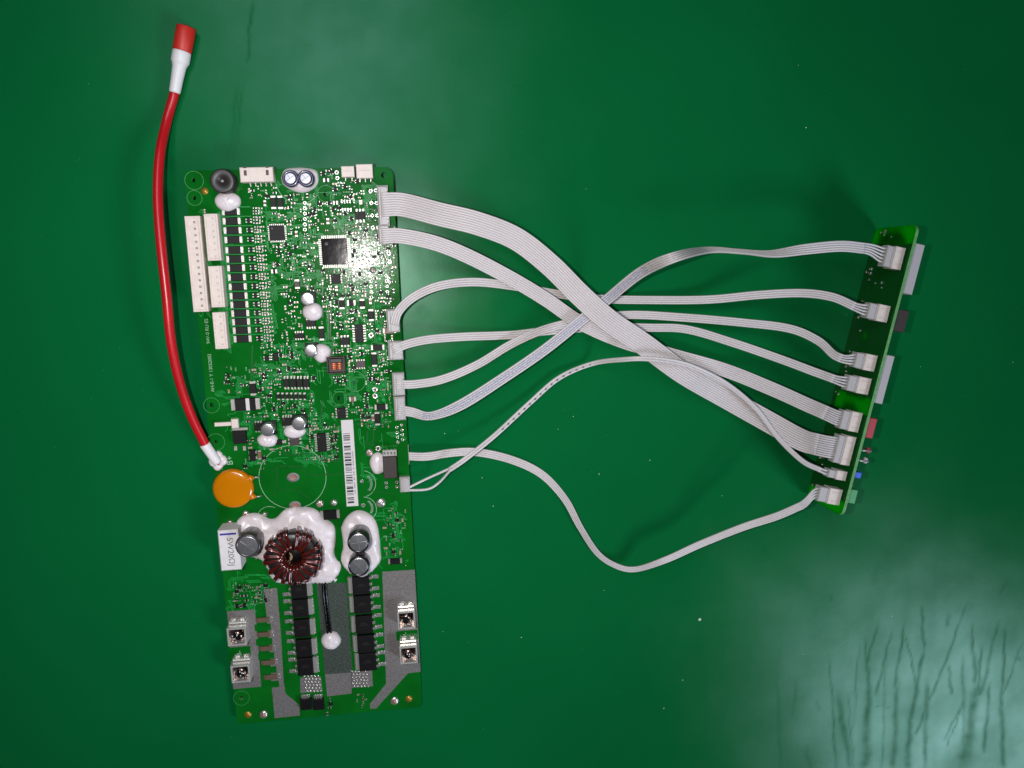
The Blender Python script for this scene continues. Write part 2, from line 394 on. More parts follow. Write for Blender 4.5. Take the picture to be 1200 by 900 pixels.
# ------------------------------------------------------------------ the work surface
def work_surface():
    x0, y1, _ = M3(-30, -30, 0); x1, y0, _ = M3(1230, 930, 0)
    x0 = min(x0, M3(-30, 930, 0)[0])-4; x1 = max(x1, M3(1230, -30, 0)[0])+4
    y0 = min(y0, M3(-30, 930, 0)[1])-4; y1 = max(y1, M3(1230, -30, 0)[1])+4
    xs = np.r_[-520, -400, np.arange(x0, x1, 0.9), 420, 600]; ys = np.r_[-520, -400, np.arange(y0, y1, 0.9), 350, 480]
    xs = np.unique(xs); ys = np.unique(ys)
    X, Y = np.meshgrid(xs, ys); n, m = X.shape
    wear = np.zeros(X.shape)
    def seg(ax, ay, bx, by, w0, w1, st):
        a = M3(ax, ay, 0)[:2]; b = M3(bx, by, 0)[:2]; d = b-a; L2 = d @ d
        t = np.clip(((X-a[0])*d[0]+(Y-a[1])*d[1])/L2, 0, 1)
        wob = 0.5*np.sin(t*9+ax)+0.35*np.sin(t*23+ay)
        r = np.hypot(X-a[0]-t*d[0]-wob*0.5, Y-a[1]-t*d[1])
        w = (w0+(w1-w0)*t)*0.8
        np.maximum(wear, st*0.92*np.exp(-(r/(w*0.95))**2)*np.clip(t*6+0.3, 0, 1)*np.clip((1-t)*8+0.5, 0, 1), out=wear)
    Z = lambda zx, zy: (800+zx/3, 600+zy/3)          # read off an enlarged crop of the worn corner
    for ax, ay, bx, by, w0, w1, st in [
        (350, 410, 330, 600, .5, 1.1, .7), (330, 560, 345, 900, 1.2, 1.0, .7), (400, 580, 388, 720, 1.2, .8, .6),
        (515, 500, 540, 900, .6, 1.0, .8), (545, 640, 590, 900, 2.2, 1.4, .9), (690, 380, 640, 560, .6, 1.0, .9),
        (640, 440, 655, 620, .9, 1.3, .9), (735, 420, 680, 640, .6, 1.1, .9), (655, 600, 640, 900, 1.6, 3.6, 1.0),
        (620, 460, 600, 760, .6, .6, .6), (780, 390, 745, 620, .8, 1.0, .9), (755, 600, 740, 900, 1.2, 2.0, .9),
        (780, 420, 830, 640, .5, .8, .8), (840, 330, 848, 480, .9, 1.0, .9), (848, 480, 800, 740, 1.1, 1.6, .95),
        (1000, 320, 900, 590, .6, 1.0, .8), (900, 580, 820, 780, 1.0, 1.0, .8), (800, 720, 790, 900, 1.5, 2.2, .9),
        (860, 590, 850, 900, 1.8, 1.2, .8), (935, 360, 930, 400, 1.4, 1.2, .8), (935, 540, 945, 640, 1.0, 1.0, .9),
        (1015, 390, 1030, 600, .8, 1.5, .9), (1050, 470, 1040, 620, .8, 1.0, .9), (1110, 380, 1050, 640, .9, 1.5, .8),
        (1035, 600, 990, 880, 2.2, 4.4, 1.0), (1080, 600, 1060, 840, 1.0, 1.4, .8), (1135, 400, 1120, 690, .8, 1.1, .9),
        (1120, 680, 1128, 900, 1.6, 1.4, .9), (1190, 470, 1120, 660, .8, .6, .8), (990, 660, 920, 800, .7, .7, .8),
        (985, 680, 930, 820, .5, .5, .7), (1190, 180, 1110, 300, .6, .6, .5), (1145, 230, 1110, 290, .8, .6, .6),
        (1040, 610, 1045, 645, 2.0, 1.5, 1.0), (1165, 512, 1185, 518, 1.2, 1.0, 1.0), (430, 820, 450, 900, 1.5, 1.5, .6),
        (205, 500, 208, 620, .5, .5, .5), (470, 660, 480, 700, 1.2, .8, .6), (400, 420, 600, 470, .35, .35, .5),
        (640, 680, 740, 690, .35, .35, .6), (515, 290, 525, 312, 1.8, 1.0, .9), (690, 170, 670, 250, 2.0, 2.0, .5),
        (985, 500, 990, 900, 1.0, 1.6, .6), (715, 500, 700, 900, .6, .8, .5), (580, 640, 600, 900, .6, .8, .6)]:
        A = Z(ax, ay); Bq = Z(bx, by); seg(*A, *Bq, w0, w1, st)
    for ax, ay, bx, by, w0, w1, st in [
        (296, 0, 290, 72, .7, .6, 1.3), (279, 98, 268, 190, .9, .9, 1.0), (285, 98, 274, 190, .7, .7, 1.0),
        (244, 142, 258, 158, .9, .5, .5), (253, 168, 258, 178, 2.0, 1.2, .5), (262, 165, 266, 195, 1.5, 1.0, .5),
        (296, 75, 360, 95, .3, .3, .4), (300, 60, 380, 50, .3, .3, .35), (310, 90, 350, 60, .3, .3, .35),
        (480, 262, 500, 330, 2, 3, .3), (488, 360, 500, 372, 5, 5, .5), (340, 150, 420, 170, 4, 3, .3), (500, 120, 520, 190, 3, 4, .3)]:
        seg(ax, ay, bx, by, w0, w1, st)
    # a broad dull stain by the standing board
    for px, py, rx, st in ((1058, 632, 9, .55), (1075, 618, 7, .5), (1045, 650, 5, .5), (975, 622, 5, .35)):
        c = M3(px, py, 0); r = np.hypot(X-c[0], (Y-c[1])*0.8); np.maximum(wear, st*np.clip(1.6-r/rx*1.1, 0, 1), out=wear)
    verts = np.stack([X*S, Y*S, np.zeros_like(X)], -1).reshape(-1, 3)
    idx = np.arange(n*m).reshape(n, m)
    faces = np.stack([idx[:-1, :-1], idx[:-1, 1:], idx[1:, 1:], idx[1:, :-1]], -1).reshape(-1, 4)
    me = bpy.data.meshes.new('work_mat')
    me.vertices.add(n*m); me.vertices.foreach_set('co', verts.ravel())
    me.loops.add(faces.size); me.loops.foreach_set('vertex_index', faces.ravel().astype(np.int32))
    me.polygons.add(len(faces)); me.polygons.foreach_set('loop_start', np.arange(0, faces.size, 4, dtype=np.int32))
    me.update(); me.validate()
    a = me.attributes.new('wear', 'FLOAT', 'POINT'); a.data.foreach_set('value', wear.ravel().astype(np.float32))
    me.materials.append(MT['mat'])
    o = bpy.data.objects.new('work_mat', me); COL.objects.link(o)
    tag(o, 'green vinyl work mat with rubbed streaks and scratches', 'mat', kind='structure')
    rng = random.Random(3)
    sp = MB()
    spots = [(820, 726), (708, 692), (654, 503), (521, 508), (611, 747), (702, 555), (1045, 722), (537, 505), (846, 581), (702, 556), (565, 560), (578, 593), (800, 797), (778, 830)]
    spots += [(rng.uniform(510, 1190), rng.uniform(20, 880)) for _ in range(9)]
    for px, py in spots:
        c = M3(px, py, 0); r = rng.uniform(0.10, 0.22) if (px, py) != (820, 726) else 0.7
        sp.lathe((c[0], c[1]), [(r, 0.0), (r*.8, r*.3), (0.01, r*.4)], 6, 0, True, 1, rng.uniform(.6, 1.4), rng.uniform(0, 3))
    tag(sp.build('dust', 'dust'), 'pale dust specks lying on the green work mat', 'dust', kind='stuff')
work_surface()

# ------------------------------------------------------------------ main circuit board
board = empty('circuit_board')
mw = Matrix.Identity(4)
for i, v in enumerate((BX, BY, NB)):
    for j in range(3): mw[j][i] = v[j]
for j in range(3): mw[j][3] = BC[j]*S
board.matrix_world = mw
tag(board, 'long green circuit board crowded with chips, glued capacitors and a copper toroid coil', 'circuit board')
OCC = []          # taken pixel rectangles on the board
def occ(px, py, w, h, pad=1.0): OCC.append((px-w/2-pad, py-h/2-pad, px+w/2+pad, py+h/2+pad))
def free(px, py, r=1.5):
    return not any(a-r < px < c+r and b-r < py < d+r for a, b, c, d in OCC)

TK = 1.6
cl = [B3(*c)[:2] for c in CORN]
hw = (cl[1][0]-cl[0][0]+cl[2][0]-cl[3][0])/4; hl = (cl[0][1]-cl[3][1]+cl[1][1]-cl[2][1])/4
def rrect(hx, hy, rads, n=6):
    out = []
    for (sx, sy), r, a0 in zip(((1, 1), (-1, 1), (-1, -1), (1, -1)), rads, (0, 90, 180, 270)):
        for i in range(n+1):
            a = math.radians(a0+90*i/n); out.append((sx*(hx-r)+r*math.cos(a), sy*(hy-r)+r*math.sin(a)))
    return out
def circ(c, r, n=16): return [(c[0]+r*math.cos(2*math.pi*i/n), c[1]+r*math.sin(2*math.pi*i/n)) for i in range(n)]
HOLES = [(227, 211, 2.6), (228, 232, 2.5), (382, 227, 3.2), (450, 205, 3.6), (253, 518, 2.4), (248, 475, 3.0), (416, 447, 3.4),
         (398, 467, 3.0), (283, 818, 2.6)]
loops = [rrect(hw, hl, (3.4, 1.2, 2.2, 2.2))]
for px, py, r in HOLES:
    k = kmm(px, py); loops.append(circ(B3(px, py)[:2], r*k))
m = MB(); m.prism(loops, -TK, 0, 0, 1); m.build('substrate', ['pcb', 'pcb_edge'], board)
for px, py, r in HOLES: occ(px, py, r*5, r*5)

# silkscreen rings and outlines, copper-pour seams, tracks
sk = MB(); pr = MB(); tr = MB()
def bp(px, py): return tuple(B3(px, py)[:2])
ring_mat = 'silk_dim'
def arc(px, py, rpx, a0=0, a1=360, w=0.22, mb=None, n=40):
    c = bp(px, py); k = kmm(px, py); r = rpx*k
    pts = [(c[0]+r*math.cos(math.radians(a0+(a1-a0)*i/n)), c[1]+r*math.sin(math.radians(a0+(a1-a0)*i/n))) for i in range(n+1)]
    q = MB(); q.strip(pts, w, 0.0, 0.03); q.build('silkscreen_ring', ring_mat, board)
for px, py, r in ((227.5, 211.5, 10.5), (228, 232, 8.5), (382, 227, 9.5), (253, 518, 10), (248, 475, 9), (416, 447, 12), (398, 467, 8), (283, 818, 9)): arc(px, py, r, w=0.15)
ring_mat = 'silk'
arc(343, 559.3, 38.3, w=0.2, n=72)
arc(350, 212, 26, 185, 320, w=0.16); arc(424, 567, 16, -75, 75, 0.22); arc(426, 597, 15, -50, 85, 0.22)
arc(316, 607, 14, 60, 170, 0.2)
for dx in (0, 0.5, 1.0): arc(421+dx*2, 567, 13, -40, 40, 0.3); arc(423+dx*2, 596, 12, -30, 45, 0.3)
def line(pts, w, mb, z=0.03): mb.strip([bp(*p) for p in pts], w, 0.0, z)
# darker seams of bare laminate between copper areas
for pts in ([(320, 552), (326, 546), (336, 546.5), (352, 547), (361, 557), (383, 556)], [(321, 580), (325, 574), (348, 574), (362, 584)],
            [(325, 549), (325, 575)], [(332, 532), (348, 533), (366, 531)], [(376, 540), (400, 541)], [(381, 556), (402, 556)],
            [(296, 405), (294, 445)], [(300, 424), (297, 430), (297, 440)],
            [(378, 470), (376, 490), (384, 500)], [(431, 505), (430, 520), (440, 522)], [(388, 345), (387, 395), (394, 404)],
            [(418, 497), (456, 496)], [(345, 330), (378, 345)], [(378, 330), (378, 372)], [(385, 360), (385, 398)],
            [(438, 500), (437, 520)], [(365, 470), (363, 480), (372, 497)], [(430, 575), (460, 578)], [(404, 612), (403, 636)]):
    q = MB(); line(pts, 0.45, q); q.build('laminate_seam', 'pour', board)
# pale tracks
rt = random.Random(11)
def tracks(x0, y0, x1, y1, n, vert=None):
    n = int(n*1.6)
    for _ in range(n):
        x, y = rt.uniform(x0, x1), rt.uniform(y0, y1); v = rt.random() < 0.5 if vert is None else vert
        pts = [(x, y)]; 
        for _k in range(rt.randint(1, 3)):
            L = rt.uniform(5, 17)*rt.choice((-1, 1))
            if v: y += L; x += L*0.08
            else: x += L; y -= L*0.05
            x = min(max(x, x0-3), x1+3); y = min(max(y, y0-3), y1+3); pts.append((x, y))
            d = rt.uniform(1.5, 4)*rt.choice((-1, 1)); x += d; y += abs(d); pts.append((x, y)); v = not v if rt.random() < .5 else v
        for q in range(rt.choice((1, 1, 2, 3))):
            line([(a+q*1.7, b+q*1.2) for a, b in pts], 0.2, tr, 0.018)
for a in ((258, 242, 268, 405, 26, True), (305, 240, 318, 400, 22), (318, 285, 350, 345, 12), (335, 270, 375, 330, 22), (395, 255, 455, 340, 30),
          (345, 395, 395, 470, 14), (380, 330, 445, 420, 30), (392, 430, 455, 500, 20), (258, 440, 305, 500, 10), (305, 405, 365, 480, 26),
          (288, 480, 390, 540, 30), (270, 672, 315, 712, 14), (440, 590, 476, 660, 12), (325, 215, 440, 275, 26), (236, 248, 246, 365, 14, True),
          (440, 350, 458, 480, 12), (425, 505, 470, 560, 6), (296, 425, 362, 440, 10, False)): tracks(*a)

# row of parallel tracks fanning from the header column to the resistor ladder
for i in range(14):
    y = 256+i*10.6; x = 258+(y-256)*0.095
    line([(x, y), (x+4, y+2), (x+6.5, y+2)], 0.2, tr, 0.018)

# ---- generic component builders (pixel centre of the TOP face, pixel size)
def part_box(name, px, py, w, h, H, mat, bev=0.15, parent=None, rot=0.0, z0=0.0, taper=0.0, pad=1.0):
    c = B3(px, py, z0+H); k = kmm(px, py, z0+H)
    mb = MB(); mb.box((0, 0), (w*k, h*k), H, 0, bev, rot, 0, taper)
    occ(px, py, w, h, pad)
    return mb.build(name, mat, parent or board, (c[0], c[1], z0))
def chip(name, px, py, w, h, H, mat='black', lr=0, tb=0, plen=3.0, pw=None, dot=True, rim=False):
    o = part_box(name, px, py, w, h, H, mat, 0.12, z0=0.1)
    k = kmm(px, py, H); W, D = w*k, h*k; L = plen*k
    mb = MB()
    for n, horiz in ((lr, True), (tb, False)):
        if not n: continue
        span = (D if horiz else W)
        pitch = span/n; pwid = pw*k if pw else pitch*0.5
        for sgn in (-1, 1):
            for i in range(n):
                q = -span/2+pitch*(i+0.5)
                if horiz:
                    mb.box((sgn*(W/2+L*0.28), q), (L*0.56, pwid), 0.15, H*0.45)
                    mb.box((sgn*(W/2+L*0.70), q), (L*0.6, pwid*1.1), 0.16, -0.09)
                else:
                    mb.box((q, sgn*(D/2+L*0.28)), (pwid, L*0.56), 0.15, H*0.45)
                    mb.box((q, sgn*(D/2+L*0.70)), (pwid*1.1, L*0.6), 0.16, -0.09)
    if mb.v: mb.build('leads', 'lead', o)
    if dot:
        d = MB(); d.lathe((-W*0.3, D*0.3), [(min(W, D)*0.07, H-0.005), (min(W, D)*0.07, H+0.01)], 10); d.build('pin_mark', 'greyink', o)
    occ(px, py, w+2*plen*(lr > 0), h+2*plen*(tb > 0))
    return o
def twoterm(name, px, py, w, h, H, body='black', vert=False, endl=2.4, band=False):
    """rectangular part with a silver cap at either end; w,h is the whole part"""
    o_w, o_h = (w, h-2*endl) if vert else (w-2*endl, h)
    o = part_box(name, px, py, o_w, o_h, H, body, 0.12, z0=0.05)
    k = kmm(px, py, H); W, D, E = w*k, h*k, endl*k
    for s_ in (-1, 1):
        e = MB()
        if vert: e.box((0, s_*(D/2-E/2)), (W*0.92, E*1.04), H*0.55, -0.04, 0.08)
        else: e.box((s_*(W/2-E/2), 0), (E*1.04, D*0.92), H*0.55, -0.04, 0.08)
        e.build('terminal', 'lead', o)
    if band:
        e = MB()
        e.box((W/2-E-0.8, 0), (0.9, D*1.005), 0.02, H-0.005) if not vert else e.box((0, D/2-E-0.6), (W*1.005, 0.7), 0.02, H-0.005)
        e.build('band', 'label', o)
    occ(px, py, w, h)
    return o
def wart(mb, c, r, h, mi=0, n=14, seed=0, sx=1.0, sy=1.0, rot=0.0):
    """lumpy dome"""
    prof = [(1.0, 0), (1.0, .22), (.93, .5), (.78, .74), (.55, .9), (.28, .98), (0.001, 1.0)]
    vs = []; fs = []; n2 = 28; ca, sa = math.cos(rot), math.sin(rot)
    for pr_, pz in prof:
        for i in range(n2):
            a = 2*math.pi*i/n2
            j = 1+0.09*noise.noise((math.cos(a)*1.3+seed, math.sin(a)*1.3, pz))
            x, y = pr_*r*j*math.cos(a)*sx, pr_*r*j*math.sin(a)*sy
            vs.append((c[0]+x*ca-y*sa, c[1]+x*sa+y*ca, c[2]+h*pz*(1+0.08*noise.noise((a, seed, pr_)))))
    for k in range(len(prof)-1):
        for i in range(n2):
            j = (i+1) % n2; fs.append((k*n2+i, k*n2+j, (k+1)*n2+j, (k+1)*n2+i))
    mb.add(vs, fs, mi, True)
def glue_dome(px, py, rx, ry, H, rot=0, seed=0, name='glue_blob'):
    c = B3(px, py, H*0.5); k = kmm(px, py, H*0.5)
    mb = MB(); wart(mb, (0, 0, 0), 1.0, H, 0, seed=seed, sx=rx*k, sy=ry*k, rot=rot)
    occ(px, py, rx*2, ry*2, 0)
    return mb.build(name, 'glue', board, (c[0], c[1], 0))
def glue_patch(outline, H, lam, seed=0, lump=0.25):
    P = [np.array(B3(*p, 0.6)[:2]) for p in catmull([(*p, 0) for p in outline+outline[:1]], 90)[:-1, :2]]
    P = np.array(P); N = len(P)
    x0, y0 = P.min(0); x1, y1 = P.max(0); st = 0.75
    def inside(q):
        c = False
        for i in range(N):
            a, b = P[i], P[i-1]
            if (a[1] > q[1]) != (b[1] > q[1]) and q[0] < (b[0]-a[0])*(q[1]-a[1])/(b[1]-a[1])+a[0]: c = not c
        return c
    def dist(q): return np.min(np.hypot(P[:, 0]-q[0], P[:, 1]-q[1]))
    pts = [Vector(p) for p in P]
    for ring in (0.12, 0.32):     # rolled edge
        pass
    for y in np.arange(y0, y1, st):
        for x in np.arange(x0, x1, st):
            q = (x+0.2*math.sin(y*9), y+0.2*math.sin(x*7))
            if inside(q) and dist(q) > 0.28: pts.append(Vector(q))
    vs, es, fs, *_ = delaunay_2d_cdt(pts, [], [list(range(N))], 1, 1e-5)
    V = []; base = []
    for v in vs:
        d = dist((v.x, v.y)); h = H*math.sqrt(max(0.0, 1-math.exp(-d/lam)))
        h *= 1+lump*noise.noise((v.x*0.22+seed, v.y*0.22, 0))+lump*0.35*noise.noise((v.x*0.7+seed, v.y*0.7, 3)); V.append((v.x, v.y, h+0.02))
    mb = MB()
    fs2 = []
    for f in fs:
        a, b, c = [V[i] for i in f[:3]]
        fs2.append(f if (b[0]-a[0])*(c[1]-a[1])-(b[1]-a[1])*(c[0]-a[0]) > 0 else tuple(reversed(f)))
    mb.add(V, fs2, 0, True)
    xs = [p[0] for p in outline]; ys = [p[1] for p in outline]
    return mb.build('glue_blob', 'glue', board)

# ---- buzzer
c = B3(260, 212, 6.5); k = kmm(260, 212, 6.5); R = 14.2*k
m = MB(); m.lathe((0, 0), [(R, 0), (R, 5.9), (R*0.95, 6.4), (R*0.86, 6.5), (R*0.22, 6.5), (R*0.20, 6.1), (R*0.08, 6.0), (0.01, 6.0)], 40)
bz = m.build('buzzer', 'buzz', board, (c[0], c[1], 0)); occ(262, 213, 32, 30)
m = MB(); m.lathe((0.1, 0.0), [(R*0.10, 6.0), (R*0.09, 6.45), (0.01, 6.6)], 12); m.build('sound_port', 'steel', bz)
glue_dome(266, 236, 15, 11.3, 2.6, seed=1)

# ---- side-entry header at the top edge
def side_header(px, py, w, h, H, npin):
    o = part_box('side_entry_header', px, py, w, h, H, 'cream', 0.25)
    k = kmm(px, py, H); W, D = w*k, h*k
    for s_ in (-1, 1):
        e = MB(); e.box((s_*W*0.33, D*0.12), (W*0.085, D*0.36), 0.05, H-0.03); e.build('latch_slot', 'brownblack', o)
        e = MB(); e.box((s_*W*0.335, D*0.49), (W*0.10, D*0.12), 0.05, H-0.03); e.build('notch', 'brownblack', o)
    for i in range(npin):
        q = -W*0.27+W*0.63*i/(npin-1)
        e = MB(); e.box((q, -D*0.5-0.45), (0.5, 1.5), 0.35, 0.0, 0.1); e.box((q, -D*0.5-0.25), (0.5, 0.5), 1.2, 0.0, 0.1); e.build('pin', 'lead', o)
    return o
side_header(300.5, 204.5, 38, 17, 4.6, 5)
for px, py, w, h, n in ((407.5, 201, 15, 12.5, 2), (427, 200.5, 19, 16, 3)):
    o = part_box('side_entry_header', px, py, w, h, 3.6, 'cream', 0.2)
    k = kmm(px, py, 3.6); W, D = w*k, h*k
    for i in range(n):
        q = W*((i+0.5)/n-0.5)
        e = MB(); e.box((q, -D*0.5-0.5), (0.45, 1.4), 0.9, 0.0, 0.1); e.build('pin', 'lead', o)
    e = MB(); e.box((0, D*0.05), (W*0.7, 0.3), 0.04, 3.58); e.build('mould_line', 'cream_in', o)

# ---- upright wire-to-board headers on the left edge
def upright_header(px, py, w, h, H, npin, label=None):
    c = B3(px, py, H); k = kmm(px, py, H); W, D = w*k, h*k
    mb = MB()
    wall = 0.75
    for s_ in (-1, 1):
        mb.box((s_*(W/2-wall/2), 0), (wall, D), H, 0, 0.12)
        mb.box((0, s_*(D/2-wall/2)), (W-2*wall, wall), H-0.04, 0, 0.1)
    mb.box((0, 0), (W-2*wall, D-2*wall), H*0.93, 0.0)
    o = mb.build('pin_header', 'cream', board, (c[0], c[1], 0))
    for i in range(npin):
        q = D/2-D*(i+0.5)/npin*0.94-D*0.03
        e = MB(); e.box((W*0.10, q), (0.4, 0.4), 0.12, H*0.93-0.02, 0.05); e.build('pin', 'lead', o)
        e = MB(); e.box((W*0.10, q), (0.72, 0.72), 0.05, H*0.93-0.03); e.build('pin_well', 'brown' if npin > 9 else 'cream_in', o)
    occ(px, py, w+2, h+2); return o
upright_header(230.3, 309.8, 17.3, 111, 4.4, 14)
upright_header(249, 278, 15.6, 54, 4.0, 7)
upright_header(253.7, 336, 15.4, 48, 4.0, 6)
upright_header(258, 387.5, 14.6, 43, 3.6, 5)

# ---- ladder of balance resistors with transistors beside them
ys = [248, 259, 270, 281, 293, 303.5, 314, 325, 336, 346.8, 357, 367.2, 377.2, 387.2, 397.3]
rj = random.Random(5)
ladder = MB()
for i, y in enumerate(ys):
    x = 270+(y-259)*0.0925
    twoterm('power_resistor', x+1.2, y, 20.5, 8.3, 0.75, 'black', False, 3.4)
    tx = x+22.5
    if i > 0: chip('transistor', tx-1.5, y-0.5, 3.6, 6.2, 0.9, 'black', lr=2, plen=1.8, pw=1.3, dot=False)
    kk = kmm(x, y)
    for dx, nn in ((6.6, 3), (10.2, 3), (13.8, 2)):
        for q in range(nn):
            yy = y-4.2+q*9.5/nn+rj.uniform(-.4, .4)
            c = B3(tx+dx+rj.uniform(-.4, .4), yy, 0.3)
            for e in (-1, 1): ladder.box((c[0]+e*0.42, c[1]), (0.32, 0.48), 0.30, 0, 0, 0, 0)
            ladder.box((c[0], c[1]), (0.55, 0.44), 0.32, 0, 0, 0, rj.choice((1, 1, 2, 2)))
        line([(tx+dx-2.5, y-5.2), (tx+dx+2.2, y-5.2)], 0.14, tr, 0.018)
    line([(x-11, y-5.4), (x+24, y-5.6)], 0.3, tr, 0.018)
tag(ladder.build('small_passives', ['lead', 'black', 'brown'], board), kind='stuff')
OCC.append((284, 240, 300, 402)); OCC.append((296, 240, 314, 402))

# ---- twin purple capacitors in one glue pool
glue_patch([(329, 208), (333, 199), (343, 196.5), (358, 196.5), (370, 199.5), (373, 208), (371, 217), (362, 224), (350, 225.5), (338, 221), (331, 215)], 2.2, 0.9, 3, 0.1)
def radial_cap(name, px, py, rpx, H, sleeve, top, cross=True, n=32, rot=0.3, q=0.80):
    c = B3(px, py, H); k = kmm(px, py, H); R = rpx*k
    mb = MB(); mb.lathe((0, 0), [(R*0.95, 0), (R, 0.4), (R, H-0.5), (R*0.965, H-0.1), (R*0.90, H), (R*(q+.02), H-0.05), (R*q, H-0.2)], n)
    o = mb.build(name, sleeve, board, (c[0], c[1], 0))
    mb = MB(); mb.lathe((0, 0), [(R*(q+.01), H-0.3), (R*q, H-0.14), (R*(q-.05), H-0.08), (0.01, H+0.16)], n, 0, cross is False); t = mb.build('can_top', top, o)
    if cross:
        mb = MB()
        for a in (rot, rot+math.pi/2): mb.box((0, 0), (R*1.7*q, 0.16), 0.27, H-0.1, 0, a)
        mb.build('vent_score', 'score', o)
    return o
for px in (340, 358): radial_cap('capacitor', px, 209, 9.6, 6.2, 'purple', 'captop', True, rot=0.6, q=0.62)
occ(351, 209, 48, 32)

# ---- named chips and two-terminal parts, read off the photograph
for px in (320, 328.2): twoterm('diode', px, 237, 6.6, 15.5, 0.9, 'black', True, 2.6)
chip('square_chip', 324.5, 273, 17.5, 17.5, 0.9, 'black', lr=8, tb=8, plen=1.8)
chip('chip', 422, 252.5, 11.5, 9.5, 1.1, 'black', tb=3, plen=3)
chip('microcontroller', 392, 294.8, 29.5, 30.5, 1.2, 'black_gloss', lr=14, tb=14, plen=3.4)
chip('chip', 393.5, 327, 11, 11, 0.9, 'black', dot=True, lr=4, plen=1.5)
chip('chip', 364, 379, 11.5, 8, 1.1, 'black', tb=4, plen=2.6)
chip('chip', 350.5, 393.5, 11, 6, 1.0, 'black', tb=4, plen=2.2)
chip('flat_chip', 420.7, 391, 9.6, 21, 1.3, 'black', lr=7, plen=3.0)
chip('chip', 404, 400, 11, 9, 1.1, 'black', tb=3, plen=2.4)
chip('grey_chip', 422.5, 427, 11, 7.5, 0.9, 'brownblack', tb=4, plen=2)
chip('chip', 400, 484.5, 10, 12.5, 1.3, 'black', lr=4, plen=2.0)
chip('flat_chip', 377, 518.8, 10.5, 22, 1.3, 'black', lr=8, plen=3.2)
chip('flat_chip', 336.5, 494.5, 12, 9.5, 1.3, 'black', tb=4, plen=3.0)
chip('chip', 302.5, 500.5, 9, 9.5, 1.2, 'black', tb=3, plen=2.0)
chip('chip', 345, 517.5, 11, 9.5, 1.1, 'brownblack', lr=2, plen=2.2)
chip('chip', 326.5, 518.5, 8, 6, 1.0, 'black', lr=1, plen=4)
chip('power_transistor', 280.5, 512.5, 15.2, 15.5, 1.8, 'black', dot=False)
for dx in (-4.5, 5.8): part_box('solder_lead', 280.5+dx, 525.5, 3.4, 5.5, 0.4, 'lead', 0.1)
part_box('heat_tab', 281, 502.8, 18, 3.2, 0.5, 'lead', 0.1)
part_box('cream_clip', 262, 497.2, 21, 4.6, 1.2, 'cream', 0.15)
part_box('cream_clip', 275, 496.5, 8, 11, 1.6, 'cream', 0.2)
chip('chip', 295.7, 534, 7, 13, 1.2, 'black', lr=2, plen=1.2, dot=False); twoterm('ceramic_capacitor', 304, 533.5, 4, 11, 0.9, 'brown', True, 2.2)
for px in (335.3, 343.3, 351, 358.8): chip('optocoupler', px, 449, 6.8, 9.6, 1.3, 'black', tb=2, plen=3.2, dot=False)
for i in range(7): chip('transistor', 325.9+i*5.15, 464.8, 4.0, 5.2, 0.8, 'black', tb=1, plen=1.8, pw=2.4, dot=False)
chip('transistor', 323, 418.5, 5.4, 9.5, 1.0, 'black', dot=False)
for i in range(3): part_box('solder_pad', 317.5, 415+i*3.0, 3.4, 1.5, 0.12, 'solder', 0.03)
twoterm('diode', 296, 455.5, 7.5, 17, 1.1, 'black', True, 2.8)
twoterm('banded_diode', 287, 474.3, 33, 14.5, 1.9, 'black', False, 5.0, band=False)
part_box('diode_band', 290.2, 474.0, 4.2, 14.4, 0.06, 'label', 0.0, z0=1.93)
chip('transistor', 312.5, 420, 5, 6, 0.8, 'black', lr=2, plen=1.5, dot=False)
for px, py, w, h, v, b in ((376.5, 391, 6.2, 16.5, True, 'black'), (400.3, 356, 6.4, 13, True, 'black'), (424.3, 356, 6, 11.5, True, 'black'), (434.8, 369.5, 6.4, 14, True, 'black'),
                           (456.3, 387.7, 15.5, 6.6, False, 'brown'), (442.5, 407.3, 15.5, 6.8, False, 'black'), (438.5, 421.5, 6.6, 17, True, 'black'),
                           (446.5, 477.3, 15, 7, False, 'black'), (442, 491, 6.4, 16, True, 'black'), (413, 468.0, 8, 6, False, 'brown'),
                           (437, 490, 4, 8, True, 'brown'), (348, 333, 6.2, 11, True, 'brownblack'), (411.5, 355, 10, 7, False, 'black'),
                           (463, 658.3, 16, 6.5, False, 'black'), (394, 338, 3.5, 6, True, 'brown'), (382, 211, 7, 5, False, 'black'),
                           (393, 237.5, 6, 5, False, 'black'), (422.5, 236.8, 4.4, 5, True, 'black'), (384, 259, 4, 7, True, 'brown'),
                           (310, 238, 3.6, 7, True, 'brown'), (347, 274, 3.6, 7, True, 'brown'), (434, 353, 3.5, 7, True, 'tan'), (321, 318, 7, 5.5, False, 'black')):
    twoterm('surface_diode' if b == 'black' else 'ceramic_capacitor', px, py, w, h, 1.0, b, v, 2.4)

